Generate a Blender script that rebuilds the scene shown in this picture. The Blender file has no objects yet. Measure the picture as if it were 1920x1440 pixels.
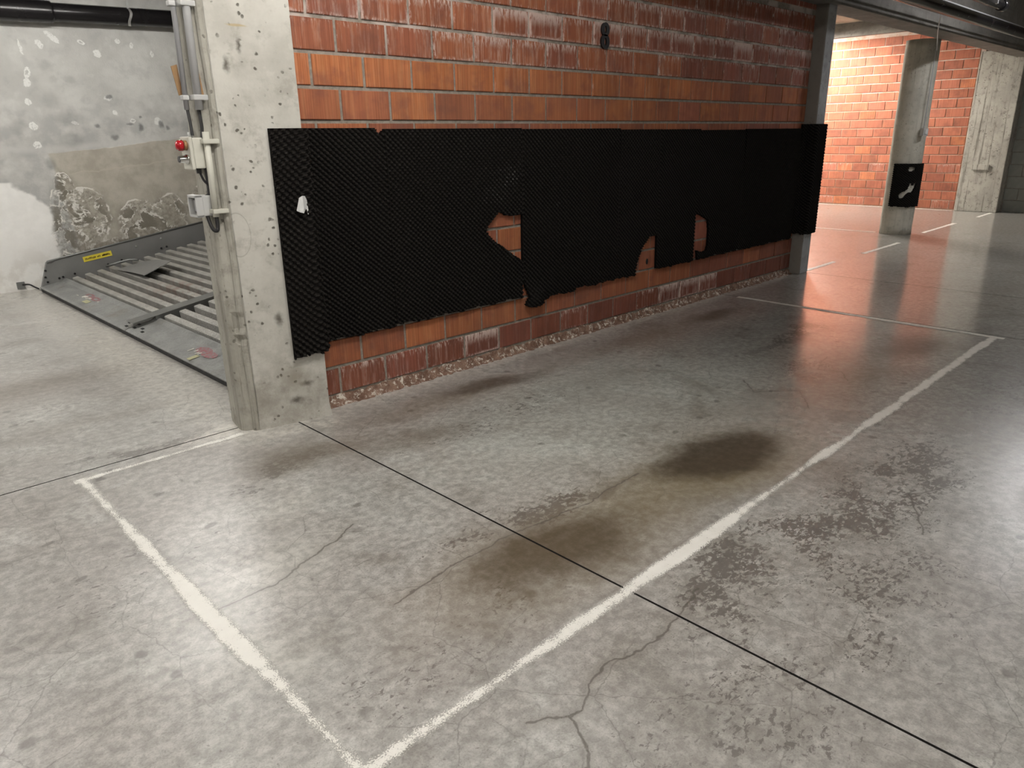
import bpy, bmesh, math, random
from mathutils import Vector, Matrix, Euler
random.seed(7)
D = bpy.data
COL = bpy.context.scene.collection
sc = bpy.context.scene

# ------------------------------------------------------------------ camera
cam_d = D.cameras.new('camera')
cam = D.objects.new('camera', cam_d)
COL.objects.link(cam)
YAW, PITCH, ROLL, FPX = 0.768964, 0.327293, -0.016278, 1365.96
fwd = Vector((math.sin(YAW) * math.cos(PITCH), math.cos(YAW) * math.cos(PITCH), -math.sin(PITCH)))
rt = Vector((math.cos(YAW), -math.sin(YAW), 0))
up = rt.cross(fwd)
r2 = rt * math.cos(ROLL) + up * math.sin(ROLL)
u2 = up * math.cos(ROLL) - rt * math.sin(ROLL)
m = Matrix((r2, u2, -fwd)).transposed().to_4x4()
m.translation = Vector((-2.118, -3.3826, 1.3843))
cam.matrix_world = m
cam_d.sensor_width = 36.0
cam_d.lens = FPX / 1920 * 36.0
cam_d.clip_start = 0.05
sc.camera = cam

# ------------------------------------------------------------------ world, exposure
w = D.worlds.new('garage_air')
sc.world = w
w.use_nodes = True
w.node_tree.nodes['Background'].inputs[0].default_value = (0.9, 0.95, 1.0, 1)
w.node_tree.nodes['Background'].inputs[1].default_value = 0.05
sc.view_settings.view_transform = 'Standard'
sc.view_settings.look = 'None'
sc.view_settings.gamma = 1.0
sc.view_settings.use_curve_mapping = False
sc.view_settings.exposure = 0.0
sc.cycles.max_bounces = 6
sc.cycles.diffuse_bounces = 4
sc.cycles.glossy_bounces = 3
sc.cycles.transmission_bounces = 2
sc.cycles.transparent_max_bounces = 10

AISLE_W, AISLE2_W, BAY_W, FAR_W = 185.0, 105.0, 112.0, 1150.0     # tube emission strengths

# ------------------------------------------------------------------ node helpers
class G:
    def __init__(s, name):
        s.m = D.materials.new(name)
        s.m.use_nodes = True
        s.t = s.m.node_tree
        s.t.nodes.clear()
        s.out = s.t.nodes.new('ShaderNodeOutputMaterial')
        s.b = s.t.nodes.new('ShaderNodeBsdfPrincipled')
        s.t.links.new(s.b.outputs[0], s.out.inputs[0])
        s.geo = None
        s.tc = None

    def put(s, sock, v):
        if isinstance(v, bpy.types.NodeSocket):
            s.t.links.new(v, sock)
        elif v is not None:
            if sock.type == 'RGBA' and not isinstance(v, (int, float)) and len(v) == 3:
                v = (*v, 1)
            if sock.type == 'VECTOR' and not isinstance(v, (int, float)) and len(v) == 2:
                v = (*v, 0)
            sock.default_value = v

    def n(s, typ, ins=(), out=0, **kw):
        nd = s.t.nodes.new('ShaderNode' + typ)
        for k, v in kw.items():
            setattr(nd, k, v)
        for k, v in (ins.items() if isinstance(ins, dict) else enumerate(ins)):
            s.put(nd.inputs[k], v)
        return nd.outputs[out]

    def P(s):
        if not s.geo:
            s.geo = s.t.nodes.new('ShaderNodeNewGeometry').outputs['Position']
        return s.geo

    def obj(s):
        if not s.tc:
            s.tc = s.t.nodes.new('ShaderNodeTexCoord').outputs['Object']
        return s.tc

    def ma(s, op, a, b=None, c=None, clamp=False):
        return s.n('Math', [a] + ([b] if b is not None else []) + ([c] if c is not None else []), operation=op, use_clamp=clamp)

    def mul(s, a, b): return s.ma('MULTIPLY', a, b)
    def add(s, a, b): return s.ma('ADD', a, b)
    def mx(s, a, b): return s.ma('MAXIMUM', a, b)
    def inv(s, a): return s.ma('SUBTRACT', 1.0, a, clamp=True)

    def rng(s, v, a, b, c=0.0, d=1.0, smooth=True):
        return s.n('MapRange', {0: v, 1: a, 2: b, 3: c, 4: d}, interpolation_type='SMOOTHSTEP' if smooth else 'LINEAR')

    def noise(s, vec, scale, det=3.0, rough=0.55, dist=0.0, dim='3D', color=False):
        return s.n('TexNoise', {'Vector': vec, 'Scale': scale, 'Detail': det, 'Roughness': rough, 'Distortion': dist},
                   out=1 if color else 0, noise_dimensions=dim)

    def vor(s, vec, scale, feature='DISTANCE_TO_EDGE', dim='2D', rnd=1.0):
        return s.n('TexVoronoi', {'Vector': vec, 'Scale': scale, 'Randomness': rnd}, feature=feature, voronoi_dimensions=dim)

    def mapp(s, vec, loc=(0, 0, 0), rot=0.0, sca=(1, 1, 1), typ='TEXTURE'):
        return s.n('Mapping', {0: vec, 1: loc, 2: (0, 0, rot), 3: sca}, vector_type=typ)

    def mix(s, f, a, b, mode='MIX'):
        nd = s.t.nodes.new('ShaderNodeMix')
        nd.data_type = 'RGBA'
        nd.blend_type = mode
        s.put(nd.inputs[0], f); s.put(nd.inputs[6], a); s.put(nd.inputs[7], b)
        return nd.outputs[2]

    def xyz(s, v):
        nd = s.t.nodes.new('ShaderNodeSeparateXYZ')
        s.put(nd.inputs[0], v)
        return nd.outputs

    def comb(s, x, y, z=0.0): return s.n('CombineXYZ', [x, y, z])
    def vadd(s, a, b): return s.n('VectorMath', [a, b], operation='ADD')
    def vsc(s, a, k): return s.n('VectorMath', {0: a, 'Scale': k}, operation='SCALE')

    def jitter(s, vec, scale, amt, det=3.0):
        c = s.noise(vec, scale, det, color=True)
        c = s.n('VectorMath', [c, (0.5, 0.5, 0.5)], operation='SUBTRACT')
        return s.vadd(vec, s.vsc(c, amt))

    def blob(s, vec, c, r, ang=0.0, inner=0.0):
        q = s.mapp(vec, (c[0], c[1], 0), ang, (r[0], r[1], 1))
        return s.rng(s.n('VectorMath', [q], out=1, operation='LENGTH'), 1.0, inner)

    def seg(s, vec, a, b):
        L = math.hypot(b[0] - a[0], b[1] - a[1])
        an = math.atan2(b[1] - a[1], b[0] - a[0])
        q = s.xyz(s.mapp(vec, (a[0], a[1], 0), an, (1, 1, 1)))
        dx = s.ma('SUBTRACT', q[0], s.ma('MINIMUM', s.mx(q[0], 0.0), L))
        return s.n('VectorMath', [s.comb(dx, q[1], 0.0)], out=1, operation='LENGTH')

    def poly(s, vec, pts):
        d = None
        for a, b in zip(pts, pts[1:]):
            e = s.seg(vec, a, b)
            d = e if d is None else s.ma('MINIMUM', d, e)
        return d

    def bump(s, h, strength=0.3, dist=0.01):
        v = s.n('Bump', {'Strength': strength, 'Distance': dist, 'Height': h})
        s.put(s.b.inputs['Normal'], v)

    def fin(s, col=None, rough=None, metal=None, spec=None):
        s.put(s.b.inputs['Base Color'], col)
        s.put(s.b.inputs['Roughness'], rough)
        s.put(s.b.inputs['Metallic'], metal)
        s.put(s.b.inputs['Specular IOR Level'], spec)
        return s.m


def plain(name, col, rough=0.6, metal=0.0, var=0.12, scale=25.0, bmp=0.15):
    g = G(name)
    nz = g.noise(g.obj(), scale, 4.0)
    c = g.mix(nz, tuple(x * (1 - var) for x in col), tuple(min(1, x * (1 + var)) for x in col))
    g.bump(nz, bmp, 0.002)
    return g.fin(c, g.rng(nz, 0.2, 0.8, rough * 0.85, min(1, rough * 1.15)), metal)

# ------------------------------------------------------------------ materials: floor
def floor_material():
    g = G('worn_concrete_floor')
    P = g.P()
    big = g.noise(P, 0.9, 4.0, 0.6)
    mid = g.noise(P, 3.2, 5.0, 0.62, 0.4)
    fine = g.noise(P, 26.0, 5.0, 0.7)
    grain = g.noise(P, 170.0, 3.0, 0.6)
    c = g.mix(g.rng(big, 0.38, 0.62), (0.375, 0.358, 0.336), (0.405, 0.40, 0.38))
    c = g.mix(g.mul(g.rng(mid, 0.5, 0.72), 0.75), c, (0.51, 0.507, 0.485))
    c = g.mix(g.mul(g.rng(mid, 0.48, 0.3), 0.8), c, (0.245, 0.228, 0.207))
    c = g.mix(g.rng(fine, 0.35, 0.68), g.mix(1.0, c, (0.72, 0.705, 0.69), 'MULTIPLY'), g.mix(1.0, c, (1.2, 1.2, 1.19), 'MULTIPLY'))
    c = g.mix(g.mul(g.rng(grain, 0.45, 0.66), 0.6), c, g.mix(1.0, c, (0.66, 0.65, 0.64), 'MULTIPLY'))
    spk = g.noise(P, 75.0, 3.0, 0.6)
    c = g.mix(g.mul(g.rng(spk, 0.635, 0.69), g.rng(big, 0.4, 0.6, 0.35, 0.8)), c, (0.16, 0.145, 0.128))
    # greener inside the bay, with its brighter light painted into the colour
    c = g.mix(g.mul(g.blob(P, (0.9, -1.1), (2.0, 1.0), 0, 0.3), 0.9), c, g.mix(1.0, c, (1.2, 1.26, 1.24), 'MULTIPLY'))
    # pitted, scuffed dark flakes
    area = None
    Pj = g.jitter(P, 2.6, 0.35)
    for ctr, r, a, k in [((0.75, -2.52), (1.35, 0.34), 0.0, 1.0), ((-0.15, -2.42), (0.7, 0.26), 0.1, 0.95), ((0.2, -2.8), (1.0, 0.3), 0.1, 0.7),
                         ((-0.7, -2.75), (0.8, 0.35), 0, 0.6), ((-0.35, -1.62), (0.65, 0.16), -0.15, 0.95),
                         ((-1.0, -2.0), (0.9, 0.3), 0, 0.55), ((2.9, -1.2), (0.8, 0.17), 0.1, 1.0), ((2.0, -1.6), (0.9, 0.3), 0.2, 0.75),
                         ((2.4, -2.6), (1.4, 0.3), 0, 0.65), ((-1.1, 0.16), (0.7, 0.1), 0, 1.0), ((-0.8, -0.55), (0.45, 0.16), 0.2, 0.85),
                         ((0.3, -0.75), (1.4, 0.3), 0, 0.55), ((-1.6, -0.9), (0.7, 0.5), 0.2, 0.4)]:
        e = g.mul(g.blob(Pj, ctr, r, a, 0.25), k)
        area = e if area is None else g.mx(area, e)
    fl = g.noise(g.mapp(P, sca=(1.6, 1.0, 1.0)), 52.0, 6.0, 0.72, 0.5)
    area = g.mul(area, g.rng(g.noise(P, 5.0, 4.0, 0.65), 0.36, 0.6, 0.5, 1.3))
    thr = g.ma('SUBTRACT', 0.69, g.mul(area, 0.22))
    flake = g.rng(g.ma('SUBTRACT', fl, thr), 0.0, 0.03)
    c = g.mix(g.mul(area, g.mul(g.rng(g.noise(P, 8.0, 5.0, 0.65), 0.4, 0.62), 0.5)), c, (0.2, 0.182, 0.16))
    flake = g.mul(flake, g.rng(g.noise(P, 5.0, 2.0), 0.3, 0.55, 0.6, 1.0))
    c = g.mix(g.mul(flake, 0.9), c, (0.12, 0.107, 0.095))
    # sparse spots
    sp = g.rng(g.vor(g.jitter(P, 14.0, 0.05), 3.4, 'F1'), 0.085, 0.04)
    sp = g.mul(sp, g.rng(g.noise(P, 1.7, 1.0), 0.52, 0.6))
    c = g.mix(g.mul(sp, 0.65), c, (0.1, 0.09, 0.078))
    for ctr, r in [((-1.238, -0.81), (0.035, 0.02)), ((-1.714, -0.512), (0.028, 0.015)), ((-1.694, -0.849), (0.026, 0.015)), ((-0.044, -1.704), (0.045, 0.026)),
                   ((0.02, -1.73), (0.09, 0.03))]:
        c = g.mix(g.mul(g.blob(P, ctr, r, 0.3, 0.6), 0.62), c, (0.11, 0.1, 0.088))
    # oil and tyre stains (own outlines on the slab)
    Ps = g.jitter(g.jitter(P, 3.0, 0.22, 4.0), 11.0, 0.06, 4.0)
    stains = [((0.66, -1.865), (0.52, 0.235), -0.2, 0.45, 0.97, (0.05, 0.038, 0.024)),
              ((0.55, -1.92), (0.9, 0.38), -0.15, 0.05, 0.75, (0.17, 0.13, 0.06)),
              ((-0.43, -1.88), (0.52, 0.24), -0.12, 0.35, 0.92, (0.078, 0.058, 0.034)),
              ((-0.3, -1.9), (1.1, 0.4), -0.1, 0.1, 0.68, (0.17, 0.128, 0.072)),
              ((3.13, -1.87), (0.6, 0.3), -0.1, 0.2, 0.8, (0.075, 0.056, 0.04)),
              ((2.3, -1.87), (1.1, 0.3), 0.0, 0.0, 0.5, (0.14, 0.105, 0.07)),
              ((3.02, -0.42), (0.55, 0.16), -0.1, 0.2, 0.85, (0.075, 0.056, 0.034)),
              ((2.0, -0.4), (1.3, 0.22), 0.0, 0.0, 0.5, (0.15, 0.115, 0.075)),
              ((0.62, -0.36), (0.5, 0.13), -0.2, 0.2, 0.9, (0.07, 0.055, 0.04)),
              ((0.2, -0.36), (0.95, 0.2), -0.05, 0.0, 0.6, (0.16, 0.125, 0.085)),
              ((-0.6, -0.5), (0.62, 0.22), -0.2, 0.15, 0.8, (0.14, 0.115, 0.088)),
              ((-0.15, -0.72), (0.55, 0.16), 0.0, 0.1, 0.6, (0.15, 0.13, 0.1)),
              ((-1.4, 1.6), (1.4, 0.3), 0.05, 0.0, 0.6, (0.15, 0.12, 0.09)),
              ((-1.2, 0.75), (1.2, 0.14), 0.0, 0.0, 0.35, (0.17, 0.14, 0.11)),
              ((2.75, -1.2), (0.75, 0.055), -0.12, 0.2, 0.7, (0.07, 0.068, 0.066)),
              ((0.9, -1.75), (1.6, 0.75), 0.0, 0.0, 0.22, (0.2, 0.16, 0.1))]
    stains.sort(key=lambda t: sum(t[5]), reverse=True)
    st_all = None
    for ctr, r, a, inn, k, colr in stains:
        e = g.mul(g.blob(Ps, ctr, r, a, inn), k)
        e = g.mul(e, g.rng(fine, 0.25, 0.7, 1.08, 0.82))
        c = g.mix(e, c, colr)
        st_all = e if st_all is None else g.mx(st_all, e)
    # lime dust along the foot of the wall and pillar
    Pw = g.xyz(g.jitter(P, 6.0, 0.12))
    dust = g.mul(g.rng(Pw[1], -0.2, -0.03), g.mul(g.rng(Pw[0], -1.0, -0.7), g.rng(Pw[0], 5.3, 4.9)))
    c = g.mix(g.mul(dust, g.rng(fine, 0.35, 0.7, 0.3, 0.9)), c, (0.66, 0.635, 0.58))
    d2 = g.mx(g.blob(Ps, (-0.8, 0.08), (0.4, 0.14), 0, 0.2), g.blob(Ps, (-0.45, -0.17), (0.35, 0.1), -0.1, 0.2))
    c = g.mix(g.mul(d2, g.rng(fine, 0.35, 0.65, 0.15, 0.85)), c, (0.64, 0.61, 0.55))
    # paler surface patches
    for ctr, r, a, k in [((-1.2, -1.25), (0.42, 0.24), 0.2, 0.5), ((-1.45, -1.65), (0.22, 0.3), 0, 0.55), ((-0.95, -0.9), (0.35, 0.16), 0.2, 0.35),
                         ((0.6, -1.1), (0.9, 0.35), 0.1, 0.3)]:
        c = g.mix(g.mul(g.blob(Ps, ctr, r, a, 0.0), g.mul(g.rng(fine, 0.3, 0.65, 0.2, 1.0), k)), c, (0.56, 0.55, 0.5))
    # cracks
    Pc = g.jitter(g.jitter(P, 9.0, 0.05, 3.0), 34.0, 0.018, 2.0)
    lines = [[(-0.3, -2.35), (-0.6, -2.414), (-0.78, -2.37), (-0.881, -2.373), (-0.96, -2.43), (-0.995, -2.425), (-1.05, -2.39), (-1.103, -2.361)],
             [(-0.995, -2.425), (-1.05, -2.5), (-1.092, -2.55), (-1.2, -2.56)],
             [(-1.03, -1.72), (-0.75, -1.68), (-0.42, -1.69), (-0.1, -1.72), (0.25, -1.71)],
             [(-1.5, -1.35), (-1.25, -1.35), (-1.05, -1.28), (-0.85, -1.2)],
             [(1.5, -1.9), (1.75, -1.72), (1.55, -1.55), (1.7, -1.4)],
             [(2.1, -1.85), (2.25, -1.75), (2.2, -1.62), (2.5, -1.55)],
             [(0.55, -2.75), (0.85, -2.6), (1.0, -2.7)]]
    dm = None
    for L in lines:
        e = g.poly(Pc, L)
        dm = e if dm is None else g.ma('MINIMUM', dm, e)
    crack = g.rng(dm, 0.0055, 0.0015)
    halo = g.mul(g.rng(dm, 0.03, 0.004), g.rng(fine, 0.4, 0.6))
    craze = g.rng(g.vor(Pc, 3.1), 0.009, 0.0025)
    craze = g.mul(craze, g.rng(g.noise(P, 1.3, 2.0), 0.42, 0.54))
    craze2 = g.mul(g.rng(g.vor(g.vadd(Pc, (3.3, 1.7, 0)), 7.5), 0.022, 0.006), g.rng(g.noise(P, 2.1, 2.0), 0.48, 0.6))
    c = g.mix(g.mul(halo, 0.35), c, (0.13, 0.11, 0.09))
    allc = g.mx(crack, g.mx(g.mul(craze, 0.55), g.mul(craze2, 0.4)))
    c = g.mix(g.mul(allc, 0.72), c, (0.085, 0.075, 0.062))
    # the far bay is a smoother, paler slab
    g.bump(g.add(g.mul(fine, 0.5), g.mul(grain, 0.5)), 0.22, 0.003)
    ro = g.add(g.rng(mid, 0.3, 0.7, 0.32, 0.21, False), g.mul(g.mx(flake, area), 0.12))
    ro = g.add(ro, g.mul(st_all, 0.10))
    ro = g.add(ro, g.mul(grain, 0.06))
    ro = g.mul(ro, g.rng(g.xyz(g.jitter(P, 1.5, 0.8))[0], 0.9, 2.6, 1.0, 0.5))
    g.put(g.b.inputs['Coat Weight'], g.rng(st_all, 0.2, 0.95, g.rng(g.xyz(P)[0], 0.9, 2.6, 0.55, 1.0), 0.3))
    g.put(g.b.inputs['Coat IOR'], 1.9)
    g.put(g.b.inputs['Coat Roughness'], ro)
    return g.fin(c, 0.36, 0.0, 0.5)


def paint_material():
    g = G('worn_white_line_paint')
    o = g.obj()
    x = g.xyz(o)
    cov = g.noise(g.comb(x[0], 0.0, 0.0), 1.15, 3.0, 0.55, dim='3D')
    cov = g.rng(cov, 0.32, 0.64, 0.28, 1.0)
    cov = g.mx(cov, g.mul(g.rng(g.xyz(g.P())[0], 1.0, 2.2), 0.85))
    width = g.add(g.mul(cov, 0.027), 0.004)
    wob = g.mul(g.ma('SUBTRACT', g.noise(g.comb(x[0], 2.0, 0.0), 2.2, 2.0), 0.5), 0.022)
    lat = g.ma('ABSOLUTE', g.add(x[1], wob))
    edge = g.rng(g.ma('SUBTRACT', lat, width), 0.026, -0.026)
    fl = g.noise(g.mapp(o, sca=(1.4, 1.0, 1.0)), 260.0, 3.0, 0.7)
    fl2 = g.noise(o, 16.0, 4.0, 0.65)
    cover = g.mul(edge, g.add(g.mul(cov, 0.36), g.add(0.25, g.mul(g.ma('SUBTRACT', fl2, 0.5), 0.9))))
    a = g.rng(g.ma('SUBTRACT', g.add(cover, 0.22), fl), -0.04, 0.12)
    a = g.mul(a, g.rng(edge, 0.02, 0.2))
    g.put(g.b.inputs['Alpha'], a)
    c = g.mix(fl2, (0.68, 0.66, 0.61), (0.80, 0.785, 0.735))
    return g.fin(c, 0.42)

# ------------------------------------------------------------------ materials: walls
def brick_material(name, eff_rows, bright=1.0):
    g = G(name)
    info = g.t.nodes.new('ShaderNodeObjectInfo')
    oc = g.xyz(info.outputs['Color'])
    nd = g.t.nodes.new('ShaderNodeSeparateColor')
    g.put(nd.inputs[0], info.outputs['Color'])
    hue, eff, val = nd.outputs
    off = g.vsc(g.comb(info.outputs['Random'], info.outputs['Random'], 0.5), 83.0)
    v = g.vadd(g.obj(), off)
    streak = g.noise(g.mapp(v, sca=(0.022, 0.05, 0.35)), 1.0, 4.0, 0.6)
    comb = g.noise(g.mapp(v, sca=(0.006, 0.05, 0.6)), 1.0, 2.0, 0.5)
    clo = g.noise(v, 7.0, 4.0, 0.6)
    c = g.mix(hue, (0.29 * bright, 0.10 * bright, 0.066 * bright), (0.40 * bright, 0.14 * bright, 0.055 * bright))
    c = g.mix(g.mul(g.rng(streak, 0.42, 0.72), g.mul(hue, 0.7)), c, (0.50 * bright, 0.21 * bright, 0.085 * bright))
    c = g.mix(g.rng(comb, 0.35, 0.68), g.mix(1.0, c, (0.8, 0.78, 0.76), 'MULTIPLY'), g.mix(1.0, c, (1.1, 1.1, 1.1), 'MULTIPLY'))
    c = g.mix(g.mul(g.rng(clo, 0.45, 0.7), 0.6), c, (0.19, 0.07, 0.048))
    soot = g.noise(g.P(), 1.7, 4.0, 0.6)
    c = g.mix(g.mul(g.rng(soot, 0.45, 0.7), 0.35), c, (0.16, 0.075, 0.055))
    c = g.mix(1.0, c, g.n('CombineColor', [g.rng(val, 0, 1, 0.55, 1.25, False)] * 3), 'MULTIPLY')
    # lime bloom: powder bleeding down from the bed joints and the brick's own rim
    o = g.xyz(g.jitter(g.obj(), 30.0, 0.03))
    topd = g.ma('SUBTRACT', 0.068, o[2])
    run = g.rng(topd, g.add(0.012, g.mul(g.mul(eff, streak), 0.2)), 0.0)
    ex = g.ma('SUBTRACT', 0.141, g.ma('ABSOLUTE', o[0]))
    ez = g.ma('SUBTRACT', 0.068, g.ma('ABSOLUTE', o[2]))
    rim = g.rng(g.ma('MINIMUM', ex, ez), 0.02, 0.0)
    powder = g.noise(g.mapp(v, sca=(0.012, 0.03, 0.06)), 1.0, 5.0, 0.7)
    e = g.mul(g.mx(g.mul(rim, 0.8), run), g.rng(powder, g.ma('SUBTRACT', 0.60, g.mul(eff, 0.32)), g.ma('SUBTRACT', 0.74, g.mul(eff, 0.32))))
    veil = g.mul(g.mul(eff, g.rng(streak, 0.45, 0.65)), 0.7)
    e = g.mx(g.mul(e, g.rng(eff, 0.03, 0.3)), g.mul(veil, g.rng(powder, 0.35, 0.6)))
    c = g.mix(g.mul(e, 0.92), c, (0.60, 0.47, 0.42))
    g.bump(g.add(g.mul(comb, 1.0), g.mul(powder, 0.4)), 0.35, 0.003)
    return g.fin(c, 0.8, 0, 0.25)


def mortar_material(name='grey_mortar', a=(0.21, 0.185, 0.155), b=(0.31, 0.28, 0.24)):
    g = G(name)
    P = g.P()
    nz = g.noise(P, 40.0, 5.0, 0.65)
    c = g.mix(g.rng(nz, 0.3, 0.7), a, b)
    z = g.xyz(P)[2]
    lime = g.mul(g.rng(g.noise(P, 6.0, 4.0, 0.6), 0.42, 0.6), g.mul(g.rng(z, 1.72, 1.95), 0.85))
    c = g.mix(lime, c, (0.52, 0.45, 0.40))
    g.bump(nz, 0.5, 0.006)
    return g.fin(c, 0.9, 0, 0.2)


def bed_material():
    g = G('crusty_cement_bed')
    P = g.P()
    nz = g.noise(P, 18.0, 6.0, 0.7)
    c = g.mix(g.rng(nz, 0.38, 0.62), (0.145, 0.085, 0.06), (0.25, 0.16, 0.12))
    c = g.mix(g.rng(g.noise(P, 34.0, 6.0, 0.72, 0.6), 0.52, 0.62), c, (0.62, 0.57, 0.5))
    g.bump(nz, 0.7, 0.012)
    return g.fin(c, 0.9, 0, 0.2)


def concrete(name, base=(0.46, 0.43, 0.36), light=(0.57, 0.54, 0.46), dark=(0.30, 0.27, 0.22), pits=1.0, boards=0.0, axis='z', foot=0.0, extra=None):
    g = G(name)
    P = g.P()
    lo = g.noise(P, 3.0, 5.0, 0.62)
    mid = g.noise(P, 13.0, 5.0, 0.65)
    fine = g.noise(P, 90.0, 3.0, 0.6)
    c = g.mix(g.rng(lo, 0.38, 0.64), base, light)
    c = g.mix(g.mul(g.rng(mid, 0.5, 0.3), 0.5), c, dark)
    c = g.mix(g.mul(g.rng(mid, 0.55, 0.7), 0.5), c, light)
    hgt = g.add(g.mul(mid, 0.4), g.mul(fine, 0.25))
    if pits:
        Pp = g.jitter(P, 30.0, 0.02)
        v = g.vor(Pp, 26.0, 'F1', '3D')
        pit = g.mul(g.rng(v, 0.24, 0.12), g.rng(g.noise(P, 7.0, 3.0), 0.46, 0.58))
        v2 = g.vor(Pp, 9.0, 'F1', '3D')
        pit = g.mx(pit, g.mul(g.rng(v2, 0.10, 0.05), g.rng(g.noise(g.vadd(P, (5, 5, 5)), 3.0, 2.0), 0.45, 0.55)))
        pit = g.mul(pit, pits)
        c = g.mix(g.mul(pit, 0.85), c, (0.06, 0.052, 0.04))
        hgt = g.ma('SUBTRACT', hgt, g.mul(pit, 2.0))
    if boards:
        q = g.mapp(P, sca=(0.05, 0.05, 1.6)) if axis == 'z' else g.mapp(P, sca=(1.6, 0.05, 0.05))
        bd = g.noise(q, 1.0, 5.0, 0.7)
        ln = g.mul(g.rng(bd, 0.52, 0.66), boards)
        c = g.mix(g.mul(ln, 0.8), c, dark)
        hgt = g.ma('SUBTRACT', hgt, g.mul(ln, 1.2))
    if foot:
        z = g.xyz(g.jitter(P, 5.0, 0.3))[2]
        f = g.mul(g.rng(z, 0.75, 0.1), foot)
        f = g.mul(f, g.rng(g.noise(P, 9.0, 5.0, 0.7), 0.38, 0.66))
        c = g.mix(g.mul(f, 0.7), c, (0.2, 0.175, 0.14))
    if extra:
        c = extra(g, P, c)
    g.bump(hgt, 0.45, 0.006)
    return g.fin(c, 0.82, 0, 0.25)


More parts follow.
